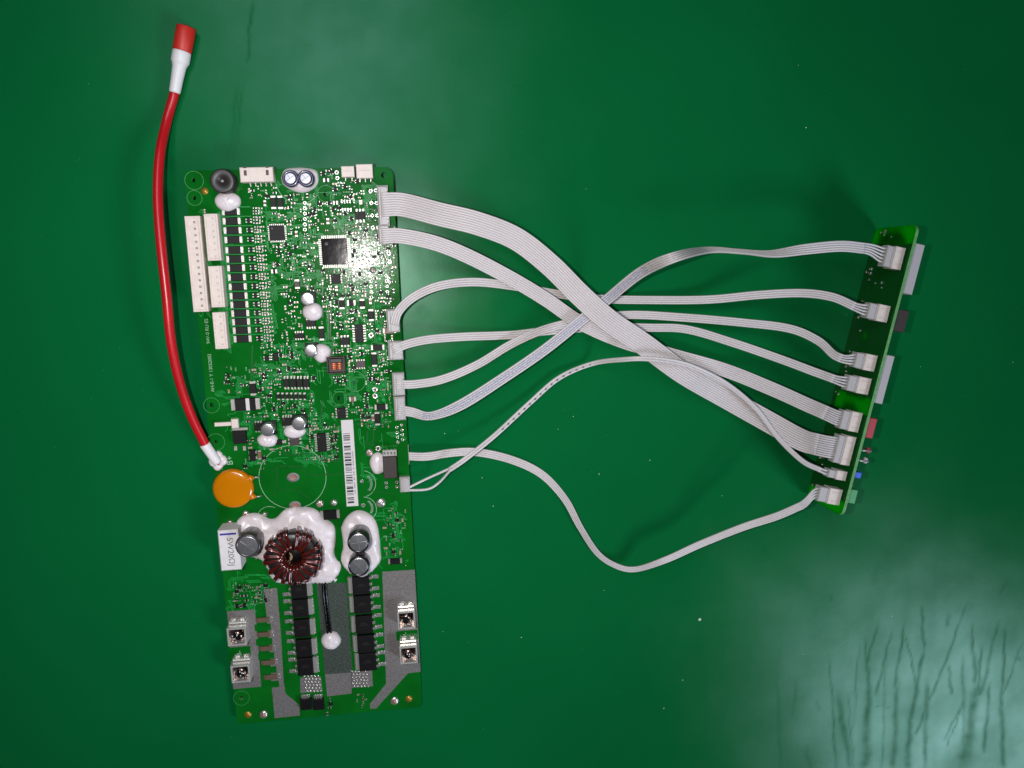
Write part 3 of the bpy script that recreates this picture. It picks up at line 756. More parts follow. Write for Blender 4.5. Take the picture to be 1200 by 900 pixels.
# silver can capacitors with a dab of glue
for px, py, r, gx, gy, gr, gry in ((360, 350.5, 8.2, 366, 365.3, 11.6, 10.8), (364, 411, 7.8, 377, 414.5, 10.6, 11.4), (313.3, 504, 8.2, 313, 516.3, 12, 8.6), (350, 496.7, 8.4, 345, 505.5, 13, 8.6)):
    glue_dome(gx, gy, gr, gry, 2.6, seed=px)
    H = 5.0; c = B3(px, py, H); k = kmm(px, py, H); R = r*k
    mb = MB(); mb.box((0, 0), (R*2.05, R*2.05), 0.9, 0, 0.1); base = mb.build('can_capacitor', 'black', board, (c[0], c[1], 0))
    mb = MB(); mb.lathe((0, 0), [(R*0.97, 0.9), (R*0.97, 1.3), (R*0.90, 1.6), (R*0.97, 1.9), (R*0.97, H-0.35), (R*0.9, H-0.06), (R*0.8, H), (0.01, H)], 28); mb.build('can', 'alu', base)
    mb = MB()
    for q in range(3): mb.box((-R*0.05, R*(0.28-0.28*q)), (R*(0.8-0.1*q), 0.16), 0.015, H-0.003)
    mb.build('print', 'greyink', base); occ(px, py, 2*r, 2*r)

# square wirewound inductor
o = part_box('square_inductor', 394.5, 427.3, 21, 20, 1.0, 'brownblack', 0.2)
k = kmm(394.5, 427)
mb = MB()
for sx_, sy_, w_, h_ in ((0, 9.1, 21, 1.6), (0, -9.1, 21, 1.6), (-9.7, 0, 1.6, 16.6), (9.7, 0, 1.6, 16.6)): mb.box((sx_*k, sy_*k), (w_*k, h_*k), 2.2, 1.0, 0.15)
mb.build('rim', 'brownblack', o)
mb = MB(); mb.box((0, 5.2*k), (14*k, 5*k), 1.5, 1.0, 0.2); mb.build('core', 'ferrite', o)
for s_ in (-1, 1):
    mb = MB()
    for q in range(4): mb.tube([((s_*3.3-2.6)*k, (1.6-2.1*q)*k, 1.5), (s_*3.3*k, (1.6-2.1*q)*k, 1.9), ((s_*3.3+2.6)*k, (1.6-2.1*q)*k, 1.5)], 0.34, 8)
    mb.build('copper_winding', 'copper2', o)

# transistor with tab glued down by the right edge
o = part_box('tab_transistor', 457, 548, 16, 26.5, 4.0, 'brownblack', 0.25)
part_box('heat_tab', 456.6, 531, 16.5, 7.5, 1.2, 'lead', 0.1, z0=2.2)
for i in range(4): part_box('tab_slot', 450.5+i*4, 531, 2.2, 3, 0.05, 'greyink', 0.0, z0=3.40)
glue_dome(443.5, 543.5, 10.5, 13, 2.2, seed=9)

# barcode label
c0 = B3(409.9, 543); k = kmm(410, 543)
ang = math.atan2(*(lambda a, b: (a[0]-b[0], -(a[1]-b[1])))(B3(406.3, 491), B3(413.4, 595)))
mb = MB(); mb.box((0, 0), (13.6*k, 104*k), 0.08, 0.03); lab = mb.build('barcode_label', 'label', board, (c0[0], c0[1], 0)); lab.rotation_euler = (0, 0, -ang if False else 0)
lab.rotation_euler[2] = math.atan2(B3(406.3, 491)[0]-B3(413.2, 595)[0], -(B3(406.3, 491)[1]-B3(413.2, 595)[1]))*-1+math.pi if False else 0.0
rb = random.Random(21); mb = MB(); y = 36.0*k
while y > -46*k:
    w_ = rb.choice((0.22, 0.22, 0.34, 0.5, 0.8)); 
    mb.box((-1.6*k, y-w_/2), (7.6*k, w_), 0.012, 0.105); y -= w_+rb.choice((0.2, 0.3, 0.3, 0.45, 0.9))
mb.build('barcode', 'ink', lab)
mb = MB(); y = 14*k
while y > -36*k:
    L = rb.uniform(0.35, 0.7); mb.box((4.4*k, y-L/2), (0.16, L), 0.012, 0.105); mb.box((3.6*k, y-L/2), (0.16, L*rb.random()), 0.012, 0.105); mb.box((4.0*k, y), (0.75*rb.uniform(.5, 1), 0.15), 0.012, 0.105)
    y -= L+rb.choice((0.25, 0.3, 0.9))
mb.build('small_print', 'greyink', lab)
OCC.append((398, 488, 422, 598))

# printed lettering
def btext(body, px, py, size, rot=math.pi/2, sx=1.0):
    c = B3(px, py); return text('lettering', body, size, 'silk', board, (c[0], c[1], 0.10), rot, 0.02, sx)
part_box('mask_window', 281, 766, 25, 17, 0.09, 'pcb', 0); part_box('mask_window', 477, 744.5, 25, 12, 0.09, 'pcb', 0)
btext('B+', 269.5, 539.5, 3.2); btext('B-', 280.5, 765.5, 2.6); btext('P-', 475, 743.5, 2.4)
btext('AH-E-1 Y 13052002', 247.6, 437, 1.75, math.radians(90), 1.0); btext('94V-0 RU E5', 243.2, 388, 1.75, math.radians(90), 1.0)

# ---- orange disc varistor lying on the board
H = 3.2; c = B3(273.3, 572.6, H*0.6); k = kmm(273, 572, H); R = 23.6*k
def disc_prof(q): return H*math.sqrt(max(0, 1-abs(q)**5))
mb = MB(); mb.lathe((0, 0), [(R*0.93, 0.15), (R*0.985, 0.6), (R, 1.3), (R*0.985, 2.1), (R*0.94, 2.7), (R*0.84, 3.05), (R*0.5, 3.2), (0.01, 3.25)], 48)
vz = mb.build('disc_varistor', 'orange', board, (c[0], c[1], 0)); occ(275, 573, 56, 48)
for sy_, ex, ey in ((1, 300.5, 559.5), (-1, 303, 582)):
    e3 = B3(ex, ey, 1.2); a = (R*0.80, sy_*R*0.45, 1.6); b = (e3[0]-c[0]-0.9, e3[1]-c[1], 1.3)
    mb = MB(); mb.tube([a, ((a[0]*.5+b[0]*.5), (a[1]*.5+b[1]*.5), 1.5), b], [1.5, 1.15, 0.55], 10); mb.build('resin_collar', 'orange', vz)
    mb = MB(); mb.tube([b, (b[0]+1.2, b[1], 0.9), (b[0]+1.7, b[1], 0.0)], 0.32, 8); mb.build('lead_wire', 'lead', vz)

# bare oval pads in the big silk ring
def oval_pad(px, py, rx, ry, hole=True):
    c = B3(px, py); k = kmm(px, py)
    mb = MB(); mb.lathe((0, 0), [(1, 0.0), (1, 0.08), (0.9, 0.16), (0.45, 0.2), (0.34, 0.05), (0.01, 0.03)], 22, 0, True, rx*k, ry*k)
    o = mb.build('solder_pad', 'tinned', board, (c[0], c[1], 0)); occ(px, py, rx*2, ry*2)
    if hole:
        mb = MB(); mb.ring((0, 0), 0.5, 0.85, 0.1, 0.22, 14); mb.build('eyelet', 'copper2', o)
oval_pad(343.5, 559.3, 7.4, 5.6); oval_pad(345.7, 592, 7, 5)

# ---- glue pools and tall parts of the power section
glue_patch([(274, 622), (278, 610), (286, 604), (298, 601.5), (308, 604), (315, 608.5), (323, 607.5), (330, 600.5), (337, 596), (351, 594.5), (365, 595.5), (373.5, 600), (378, 606), (387, 612), (392, 618),
            (393, 634), (391.5, 648), (394, 656), (399, 661), (398.5, 670), (392, 679), (384, 683.5), (370, 683), (345, 684), (328, 683), (317, 676), (312, 663), (303, 655), (292, 652), (280, 645), (275, 635)], 3.4, 1.6, 5, 0.35)
OCC.append((270, 595, 400, 684))
glue_patch([(399.5, 619), (404, 609), (413, 600.5), (423, 598.5), (434, 603.5), (441, 613), (444.5, 628), (445.5, 645), (446.5, 656), (441, 665), (433, 672), (424, 676), (410, 672), (402, 663), (399.5, 653), (402, 640)], 3.2, 1.5, 8, 0.3)
OCC.append((397, 596, 448, 680))
radial_cap('capacitor', 290, 640, 14.4, 12.0, 'sleeve_grey', 'alu', rot=0.9)
radial_cap('capacitor', 420, 636, 13.0, 12.0, 'sleeve', 'alu', rot=0.1)
radial_cap('capacitor', 420.5, 664, 12.6, 9.0, 'sleeve', 'alu', rot=0.75)

# cement resistor standing by the left edge
c = B3(268.8, 645, 8.5); k = kmm(268.8, 645, 8.5)
mb = MB(); mb.box((0, 0), (23.2*k, 49.5*k), 8.5, 0, 0.35); cr = mb.build('cement_resistor', 'ceramic', board, (c[0], c[1], 0)); occ(270, 640, 30, 56)
mb = MB(); mb.box((0, 20*k), (18.5*k, 2.4*k), 0.02, 8.495); mb.build('ink_stripe', 'blueink', cr)
t = text('print', '5W20\u03a9J', 3.0, 'greyink', cr, (0.4, -1.8*k, 8.505), -math.pi/2, 0.01, 1.06)

# toroid
H = 9.5; c = B3(343, 655, H); k = kmm(343, 655, H); RO, RI = 30.5*k, 13.0*k
mb = MB(); mb.lathe((0, 0), [(RI, 0.8), (RO-0.6, 0.8), (RO, 1.4), (RO, H-1.2), (RO-0.7, H-0.5), (RI+0.6, H-0.5), (RI, H-1.1), (RI, 0.8)], 48)
mb.f = [f for f in mb.f if len(f) == 4]; mb.m = [0]*len(mb.f); mb.sm = [True]*len(mb.f)
tor = mb.build('toroid_inductor', 'ferrite', board, (c[0], c[1], 0))
rn = random.Random(4); NT = 20
for i in range(NT):
    a = 2*math.pi*i/NT+rn.uniform(-.05, .05); tw = 0.16+rn.uniform(-.08, .08); g = 0.55+rn.uniform(-.1, .25)
    for strand in (0, 1):
        a2 = a+strand*0.075
        sec = [(RI-g, 1.0, 0), (RI-g, H*0.5, 0), (RI-g, H-1.0, 0), (RI+0.1, H-0.05, 0.05), ((RI+RO)/2, H+0.10, .3), (RO-0.1, H+0.05, .62), (RO+g*1.5, H-1.0, .75), (RO+g*1.3, H*0.5, .85), (RO+g, 1.2, .95), (RO-0.3, 0.35, 1), ((RI+RO)/2, 0.3, 1), (RI, 0.4, 1)]
        pts = []
        for r_, z_, q in sec:
            aa = a2+tw*q; pts.append((r_*math.cos(aa), r_*math.sin(aa), z_))
        P_ = catmull(pts, 40)
        mb = MB(); mb.tube(P_, 0.46 if strand else 0.42, 7); mb.build('winding_turn', 'copper', tor)
mb = MB(); mb.lathe((0, 0), [(RI-0.4, 0.05), (RI-0.4, 4.4), (0.01, 4.4)], 28); mb.build('bore_shade_disc', 'black', tor)  # black disc added in the bore to stand in for its shade
mb = MB(); mb.prism([[(-2.7+1.9*math.cos(a), -0.9+1.9*math.sin(a)) for a in (1.2, .6, 0, -.6, -1.2)][::-1]+[(-2.2+0.6*math.cos(a), -0.6+0.9*math.sin(a)) for a in (-1.0, 0, 1.0)]], 4.38, 4.5); mb.build('board_glimpse', 'tan', tor)  # tan sliver added on the disc as a glimpse of the board below
# wire tail of the toroid leading down the tinned plane to its own glue drop
P_ = [B3(*p) for p in ((379.5, 679, 1.8), (381, 700, 0.9), (383.5, 722, 0.9), (386.5, 746, 1.2))]
mb = MB()
for off in (-0.55, 0.55): mb.tube([(p[0]+off, p[1], p[2]) for p in catmull(P_, 20)], 0.5, 8)
mb.build('twin_lead', 'black_gloss', board)
glue_dome(387.5, 752, 11.2, 11.0, 3.2, seed=2)
OCC.append((372, 683, 408, 815))

# ---- tinned copper planes
def plane(px_pts, mat, name='tinned_plane', z=0.06):
    mb = MB(); mb.prism([[bp(*p) for p in reversed(px_pts)]], 0.0, z); return mb.build(name, mat, board)
plane([(266, 716.5), (298.5, 714), (301, 735), (304, 775), (306, 804.5), (273.5, 807.5)], 'tinned')
plane([(309, 690.5), (324.5, 689), (329, 740), (332.5, 800), (335, 813), (350.5, 826), (351.5, 838.5), (322, 841.5), (318, 800), (316, 760), (312.5, 722)], 'tinned')
plane([(371, 684), (406, 683), (412.5, 783), (412, 812), (383, 815.5), (379, 770)], 'hatch')
plane([(381, 790), (411.5, 788), (412, 812.5), (383.5, 816)], 'tinned', z=0.09)
plane([(448, 670), (486, 667.5), (493, 787), (478, 789), (441, 830), (434, 830.5), (433.5, 825), (452.5, 801), (450.5, 745)], 'tinned')
plane([(352, 794), (376, 793), (378, 810), (352, 812)], 'tinned', z=0.05)
plane([(412, 786), (436, 785), (437, 804), (412, 806)], 'tinned', z=0.05)
for r in ((262, 712, 336, 842), (336, 680, 374, 812), (405, 670, 452, 812), (446, 666, 495, 792), (430, 790, 460, 832)): OCC.append(r)
# green windows between the shunts, shunt resistors
for i, (px, py) in enumerate(((309.5, 727), (311, 744), (313.5, 760.5), (316, 777), (319, 794))):
    part_box('mask_window', px-1.5, py+8.2, 18.5, 8.2, 0.09, 'pcb', 0)
    o = part_box('shunt_resistor', px-1, py, 14, 5.4, 0.85, 'shunt', 0.15)
    k = kmm(px, py)
    mb = MB(); mb.box((8.2*k, 0), (3.2*k, 6.4*k), 0.45, 0, 0.1); mb.build('terminal', 'solder', o)
    mb = MB(); mb.box((-7.8*k, 0), (2.2*k, 5*k), 0.35, 0, 0.1); mb.build('terminal', 'shunt', o)

# ---- two banks of power transistors
def bank(centres, w, h, tabside):
    for i, (px, py) in enumerate(centres):
        H = 2.3; o = part_box('power_transistor', px, py, w, h, H, 'black', 0.3)
        k = kmm(px, py, H)
        mb = MB(); mb.box((tabside*(w/2+2.2)*k, 0), (4.8*k, h*0.90*k), 1.2, 0.05, 0.12); mb.build('heat_tab', 'lead', o)
        mb = MB(); mb.box((tabside*(w/2+5.0)*k, 0), (1.8*k, h*0.92*k), 0.4, 0.02, 0.15); mb.build('solder_fillet', 'solder', o)
        for q in (-0.34, 0.34, 0.0):
            x0 = -tabside*(w/2)*k; y0 = q*h*k
            mb = MB()
            mb.box((x0-tabside*1.4*k, y0), (3.6*k, 3.0*k), 0.5, 0.6, 0.1)
            if q != 0.0: mb.box((x0-tabside*6.5*k, y0+0.25), (8.5*k, 4.4*k), 0.5, 0.02, 0.18, rt.uniform(-.1, .1)); mb.box((x0-tabside*3.0*k, y0+0.1), (2.6*k, 2.6*k), 0.9, 0.02, 0.1)
            mb.build('lead', 'solder', o)
        mb = MB(); mb.box((0.1, 0), (w*0.5*k, 0.14), 0.01, H-0.003); mb.box((0.1, h*0.1*k), (w*0.34*k, 0.14), 0.01, H-0.003); mb.build('print', 'brownblack', o)
        if i < len(centres)-1: pass
bank([(350, 691.5), (351.7, 713.5), (353.7, 737), (355.8, 760.5), (357.6, 782)], 18.0, 21.6, 1)
bank([(422.8, 687), (424.4, 709), (426.4, 732.5), (428.6, 755.5), (430.8, 776.5)], 19.5, 21.6, -1)
for x0, y0, nx, ny in ((357, 792, 5, 6), (412.5, 786.5, 5, 6)):
    for a in range(nx):
        for b in range(ny):
            px, py = x0+a*4+b*0.35+(b % 2)*1.2, y0+b*3.5
            c = B3(px, py); mb = MB(); mb.lathe((0, 0), [(0.47, 0), (0.45, 0.25), (0.3, 0.42), (0.01, 0.46)], 9); mb.build('solder_bump', 'solder', board, (c[0], c[1], 0.05))
for px in (358.3, 373): 
    o = chip('diode', px, 826, 13, 13.5, 1.6, 'black', dot=False)
    part_box('solder_terminal', px-0.4, 816.5, 10, 4.6, 0.6, 'solder', 0.15)
btext('D1', 361, 803, 0.01) if False else None

# ---- screw terminals
def screw_terminal(px, py, w, h, rot=0.0):
    H = 5.4; c = B3(px, py, H); k = kmm(px, py, H); W, D = w*k, h*k; t_ = 0.65
    mb = MB()
    for s_ in (-1, 1):
        mb.box((s_*(W/2-t_/2), 0), (t_, D), H, 0.05, 0.1)
        mb.box((0, s_*(D/2-t_/2)), (W-2*t_, t_), H-0.03, 0.05, 0.1)
    mb.box((0, 0), (W-2*t_, D-2*t_), H*0.45, 0.05)
    o = mb.build('screw_terminal', 'steel', board, (c[0], c[1], 0))
    mb = MB(); mb.box((0, 0), (W-2*t_-0.06, D-2*t_-0.06), 0.1, H*0.45+0.06); mb.build('terminal_floor', 'dark_steel', o)
    r = W*0.30
    mb = MB(); mb.lathe((0, 0), [(r, H*0.45), (r, H*0.8), (r*0.85, H*0.9), (r*0.55, H*0.93), (0.01, H*0.93)], 20); sc = mb.build('screw', 'dark_steel', o)
    mb = MB()
    for a in (rot+0.4, rot+0.4+math.pi/2): mb.box((0, 0), (r*1.3, 0.42), 0.05, H*0.93-0.02, 0, a)
    mb.build('cross_slot', 'black', o)
    rr = random.Random(int(px))
    mb = MB()
    for q in range(7):
        a = rr.uniform(0, 6.3); d = rr.uniform(0.2, 0.95)*r*1.25; mb.lathe((d*math.cos(a), d*math.sin(a)), [(0.35, H*0.80), (0.32, H*0.97), (0.18, H*1.01), (0.01, H*1.02)], 7)
    mb.build('steel_specks', 'steel', o)  # small raised bright specks strewn over the screw
    # two tail pins soldered beside it
    for s_ in (-1, 1):
        mb = MB(); mb.box((s_*W*0.24, D/2+1.5), (W*0.32, 1.3), 0.8, 0.05, 0.3); mb.build('solder_tail', 'solder', o)
    mb = MB(); mb.box((0, D/2+0.7), (W*0.95, 1.0), 2.2, 0.05, 0.2); mb.build('foot', 'steel', o)
    occ(px, py, w+4, h+8)
for a in ((277.3, 746.5, 21.5, 22), (281.8, 790, 21.5, 21.5), (476.2, 727, 20.5, 21.5), (478.8, 768, 20.5, 21.5)): screw_terminal(*a)

# round solder joints and gold marks
def joint(px, py, r, H=0.9, mat='solder'):
    c = B3(px, py); k = kmm(px, py); mb = MB(); wart(mb, (0, 0, 0), r*k, H, seed=px)
    o = mb.build('solder_joint', mat, board, (c[0], c[1], 0)); occ(px, py, r*2, r*2)
    mb = MB(); mb.lathe((0.1, 0.1), [(r*k*0.36, H*0.5), (r*k*0.32, H*1.25), (0.01, H*1.35)], 8); mb.build('lead_tip', 'copper2' if random.random() < .4 else 'steel', o)
for a in ((309, 837, 5), (462.3, 821, 5), (446.5, 589, 5.5), (375, 590, 4.5), (391.5, 589, 4), (433, 530.5, 4.5), (288, 602, 4), (310.5, 602.5, 3), (269.5, 612, 3), (392, 679, 3.5), (437, 316.5, 4)): joint(*a)  # the last one is added as a stand-in for the flash glint
for px, py in ((240, 224), (290.6, 837.6), (479.2, 819)):
    c = B3(px, py); mb = MB(); mb.lathe((0, 0), [(4*kmm(px, py), 0), (4*kmm(px, py), 0.04)], 20); mb.build('gold_mark', 'gold', board, (c[0], c[1], 0)); occ(px, py, 8, 8)
twoterm('surface_diode', 386.5, 604, 22, 10.5, 1.8, 'black', False, 3.5)

# plated holes: rings one can pick out
vr = MB()
RINGS = [(357.3, 238+6.2*i, 2.2) for i in range(6)]+[(439.5, 456.5, 3.0), (439.5, 464, 3.0), (435, 393, 3.0), (443.3, 525.5, 3.2), (424, 564, 2.2), (425.5, 592, 2.4)]
RINGS += [(434.3, 224, 2.4), (440.4, 223.2, 2.2), (435.2, 238, 2.2), (441.2, 238, 2.2), (436.2, 252.5, 2.2), (442.2, 252.5, 2.2), (437, 267, 2.4), (443.4, 266.5, 2.4), (437.6, 285, 2.4), (444.5, 285.5, 2.4),
          (394.6, 202, 2.4), (395.3, 208.7, 2.2), (455.6, 297, 2.4), (456.8, 307, 2.4)]
RINGS += [(434.6+0.2*i, 323.5+6.2*i, 2.0) for i in range(5)]+[(452.6+0.5*i, 323+6.2*i, 2.0) for i in range(4)]+[(455.4, 326, 1.8), (456.2, 330.5, 1.8)]
RINGS += [(465+0.4*i, 501+5.7*i, 1.8) for i in range(4)]+[(470.6+0.4*i, 498+5.7*i, 1.8) for i in range(4)]
RINGS += [(452.5, 566, 1.8), (453, 571, 1.8), (465, 565, 1.8), (465.3, 570.5, 1.8), (276, 772.5, 2.6), (287, 771.5, 2.6)]
for px, py, r in RINGS:
    c = bp(px, py); k = kmm(px, py); vr.ring(c, r*k*0.5, r*k, 0.0, 0.09, 14, 0); vr.lathe(c, [(r*k*0.5, 0.03), (0.01, 0.03)], 10, 1); occ(px, py, r*2, r*2)
tag(vr.build('plated_holes', ['solder', 'hole'], board), kind='stuff')
for px, py, r in ((444.5, 397, 3.2), (448.5, 451, 3), (449, 468.5, 3), (442.5, 358.5, 3), (443, 382, 3), (384, 227, 1)):
    gv = MB(); c = bp(px, py); gv.lathe(c, [(r*kmm(px, py), 0.0), (r*kmm(px, py), 0.035)], 16); gv.build('test_pad', 'trace', board); occ(px, py, 6, 6)

# empty eight-pin footprint
for q in range(4):
    for dy in (0, 10): part_box('bare_pad', 400.5+q*3.2+dy*.1, 236+dy, 1.5, 4.2, 0.06, 'solder', 0, pad=.2)

# ---- the crowd of tiny parts, too small to pick apart
sm = MB(); SM = ['lead', 'black', 'brown', 'tan', 'solder', 'silk']
rs = random.Random(17)
def tiny(x, y):
    k = kmm(x, y); c = B3(x, y, 0.3); t = rs.random(); rot = rs.choice((0, math.pi/2))
    ca, sa = math.cos(rot), math.sin(rot)
    if t < 0.50:
        L, W = rs.choice(((0.95, 0.48), (0.95, 0.48), (1.5, 0.75), (1.3, 0.65))); h = rs.uniform(0.3, 0.5)
        for e in (-1, 1): sm.box((c[0]+e*ca*L*0.38, c[1]+e*sa*L*0.38), (L*0.30, W), h*0.92, 0, 0.05, rot, rs.choice((0, 0, 4)))
        sm.box((c[0], c[1]), (L*0.52, W), h, 0, 0.05, rot, rs.choice((1, 1, 1, 2, 3, 3)))
        occ(x, y, 4 if rot == 0 else 2.6, 2.6 if rot == 0 else 4, 0.1)
    elif t < 0.62:
        W, L = 1.0, 1.5
        sm.box((c[0], c[1]), (W, L), 0.8, 0.05, 0.1, rot, 1)
        for lx, ly in ((-.75, .45), (-.75, -.45), (.75, 0)): sm.box((c[0]+lx*ca-ly*sa, c[1]+lx*sa+ly*ca), (0.55, 0.4), 0.22, 0, 0.05, rot, 4)
        occ(x, y, 5, 5, 0.1)
    elif t < 0.76:
        for e in (-1, 1): sm.box((c[0]+e*ca*0.42, c[1]+e*sa*0.42), (0.42, 0.5), 0.07, 0, 0, rot, 0)
        occ(x, y, 3, 3, 0)
    elif t < 0.9:
        sm.lathe((c[0], c[1]), [(0.26, 0), (0.22, 0.12), (0.01, 0.18)], 7, 4); occ(x, y, 1.5, 1.5, 0)
    else:
        for q in range(3):
            sm.box((c[0]+q*0.5*ca, c[1]+q*0.5*sa), (0.14, 0.55), 0.02, 0.0, 0, rot, 5); sm.box((c[0]+q*0.5*ca, c[1]+q*0.5*sa), (0.34, 0.12), 0.02, 0.001, 0, rot+rs.choice((0, .7)), 5)
        occ(x, y, 4, 3, 0)
def crowd(x0, y0, x1, y1, n):
    n = int(n*0.72)
    k = 0
    for _ in range(n*12):
        if k >= n: break
        x, y = rs.uniform(x0, x1), rs.uniform(y0, y1)
        if free(x, y, 1.6): tiny(x, y); k += 1
for a in ((306, 226, 346, 264, 34), (312, 284, 352, 332, 40), (334, 268, 376, 345, 62), (330, 338, 374, 402, 52), (390, 212, 432, 276, 66), (405, 268, 462, 352, 150),
          (376, 314, 442, 380, 110), (392, 380, 456, 452, 110), (390, 462, 458, 502, 56), (262, 430, 302, 470, 28), (305, 398, 350, 428, 34), (302, 428, 368, 482, 90),
          (288, 482, 372, 532, 52), (360, 498, 398, 540, 58), (272, 672, 318, 716, 64), (436, 596, 476, 668, 46), (325, 222, 392, 282, 50), (236, 246, 242, 366, 26),
          (365, 200, 398, 222, 14), (286, 530, 310, 552, 12), (425, 805, 430, 828, 5), (383, 812, 388, 838, 6), (290, 214, 322, 232, 16), (268, 240, 275, 246, 3), (440, 345, 460, 470, 40), (418, 808, 430, 828, 6)): crowd(*a)
for _ in range(420):  # extra solder domes added to imitate the scattered glints around here
    x, y = rs.gauss(436, 16), rs.gauss(302, 34)
    if 400 < x < 463 and 222 < y < 372 and free(x, y, 0.2):
        c = B3(x, y); r_ = rs.choice((0.16, 0.22, 0.3, 0.42)); sm.lathe((c[0], c[1]), [(r_, 0), (r_*.9, r_*.35), (r_*.5, r_*.62), (0.01, r_*.7)], 8, 4)
tag(sm.build('tiny_components', SM, board), kind='stuff')
tag(tr.build('copper_tracks', 'trace', board), kind='stuff')

# soldered tails under the board that carry it clear of the mat
for px, py in ((232, 262), (243, 360), (450, 225), (430, 205), (345, 655), (290, 790), (482, 770), (420, 640), (283, 745)):
    c = B3(px, py); w = B2W((c[0], c[1], -TK)); g = w[2]
    mb = MB(); mb.lathe((0, 0), [(0.45, -TK-g), (0.6, -TK-g+0.25), (0.9, -TK+0.1)], 8, bottom=True); mb.build('soldered_tail', 'solder', board, (c[0], c[1], 0))

# ------------------------------------------------------------------ red lead
red = empty('red_lead', M3(208, 95, 0))
org = M3(208, 95, 0)
def rel(P): return [np.array(p)-org for p in P]
zend = B2W(B3(243, 526, 2.6))[2]
path = [(205.5, 106, 3.4), (196, 140, 3.6), (187.5, 180, 8), (185, 230, 11.5), (188.5, 285, 14), (195, 345, 14.5), (200.5, 400, 14), (210, 446, 12.4), (224, 487, 10), (242, 524, zend)]
P_ = catmull(rel([M3(*p) for p in path]), 80)
mb = MB(); mb.tube(P_, 1.68, 18); mb.build('insulation', 'red', red)
# white sleeve and red cap at the free end
ax0 = M3(204.6, 109, 3.4); ax1 = M3(213.3, 60, 3.6); ax2 = M3(218.4, 32, 3.6)
def lerp(a, b, t): return a+(b-a)*t
pts = [lerp(ax0, ax1, t) for t in (0, .04, .35, .62, .70, .74, .95, 1.0)]
mb = MB(); mb.tube(rel(pts), [1.75, 1.95, 2.1, 2.35, 2.75, 3.1, 3.15, 3.1], 22); mb.build('shrink_sleeve', 'white', red)
pts = [lerp(ax1, ax2, t) for t in (-0.03, 0, .5, .97, 1.0)]
mb = MB(); mb.tube(rel(pts), [3.1, 3.22, 3.3, 3.35, 3.15], 24); mb.build('end_cap', 'tip', red)
s0 = B2W(B3(239.5, 520, 2.7)); s1 = B2W(B3(255.5, 543, 1.6))
mb = MB(); mb.tube(rel([lerp(s0, s1, t) for t in (0, .05, .5, .9, 1)]), [1.8, 1.95, 1.9, 1.8, 1.5], 18); mb.build('shrink_sleeve', 'white', red)
mb = MB(); mb.tube(rel([lerp(s0, s1, t) for t in (.93, 1.06)]), [0.75, 0.5], 10); mb.build('bare_end', 'tip', red)
tag(red, 'thick red wire with white sleeves and a red end cap', 'wire')
for gx, gy, gr in ((251, 541.5, 6.5), (259, 540, 6.8), (255, 546, 6.2), (255, 533.5, 5)):
    glue_dome(gx, gy, gr, gr, 1.5, seed=gx)

# ------------------------------------------------------------------ standing board on the right
HR = 27.5
T0 = M3(1075.5, 263, HR); T1 = M3(986, 605, HR)
ev = (T1-T0)[:2]; LEN = np.linalg.norm(ev); ev /= LEN               # along the board
nv = np.array([ev[1], -ev[0]])                                      # candidate normal
if nv[0] > 0: nv = -nv                                              # front faces the long board
std = empty('connector_board', (0, 0, 0))
mc = (T0+T1)/2
ms = Matrix.Identity(4)
# local x = along (towards the near end), y = outwards from the front face, z = up  (ev x nv must be +z)
flip = ev[0]*nv[1]-ev[1]*nv[0]
if flip < 0: ev = -ev
for j in range(2): ms[j][0] = ev[j]; ms[j][1] = nv[j]
for j in range(2): ms[j][3] = mc[j]*S
std.matrix_world = ms
tag(std, 'narrow green circuit board standing on its long edge with white sockets', 'circuit board')
def R3(px, py, z):                         # pixel -> standing-board local at height z
    q = M3(px, py, z)-np.array([mc[0], mc[1], 0]); return np.array([q[0]*ev[0]+q[1]*ev[1], q[0]*nv[0]+q[1]*nv[1], z])
def RW3(p): return np.array([mc[0]+ev[0]*p[0]+nv[0]*p[1], mc[1]+ev[1]*p[0]+nv[1]*p[1], p[2]])
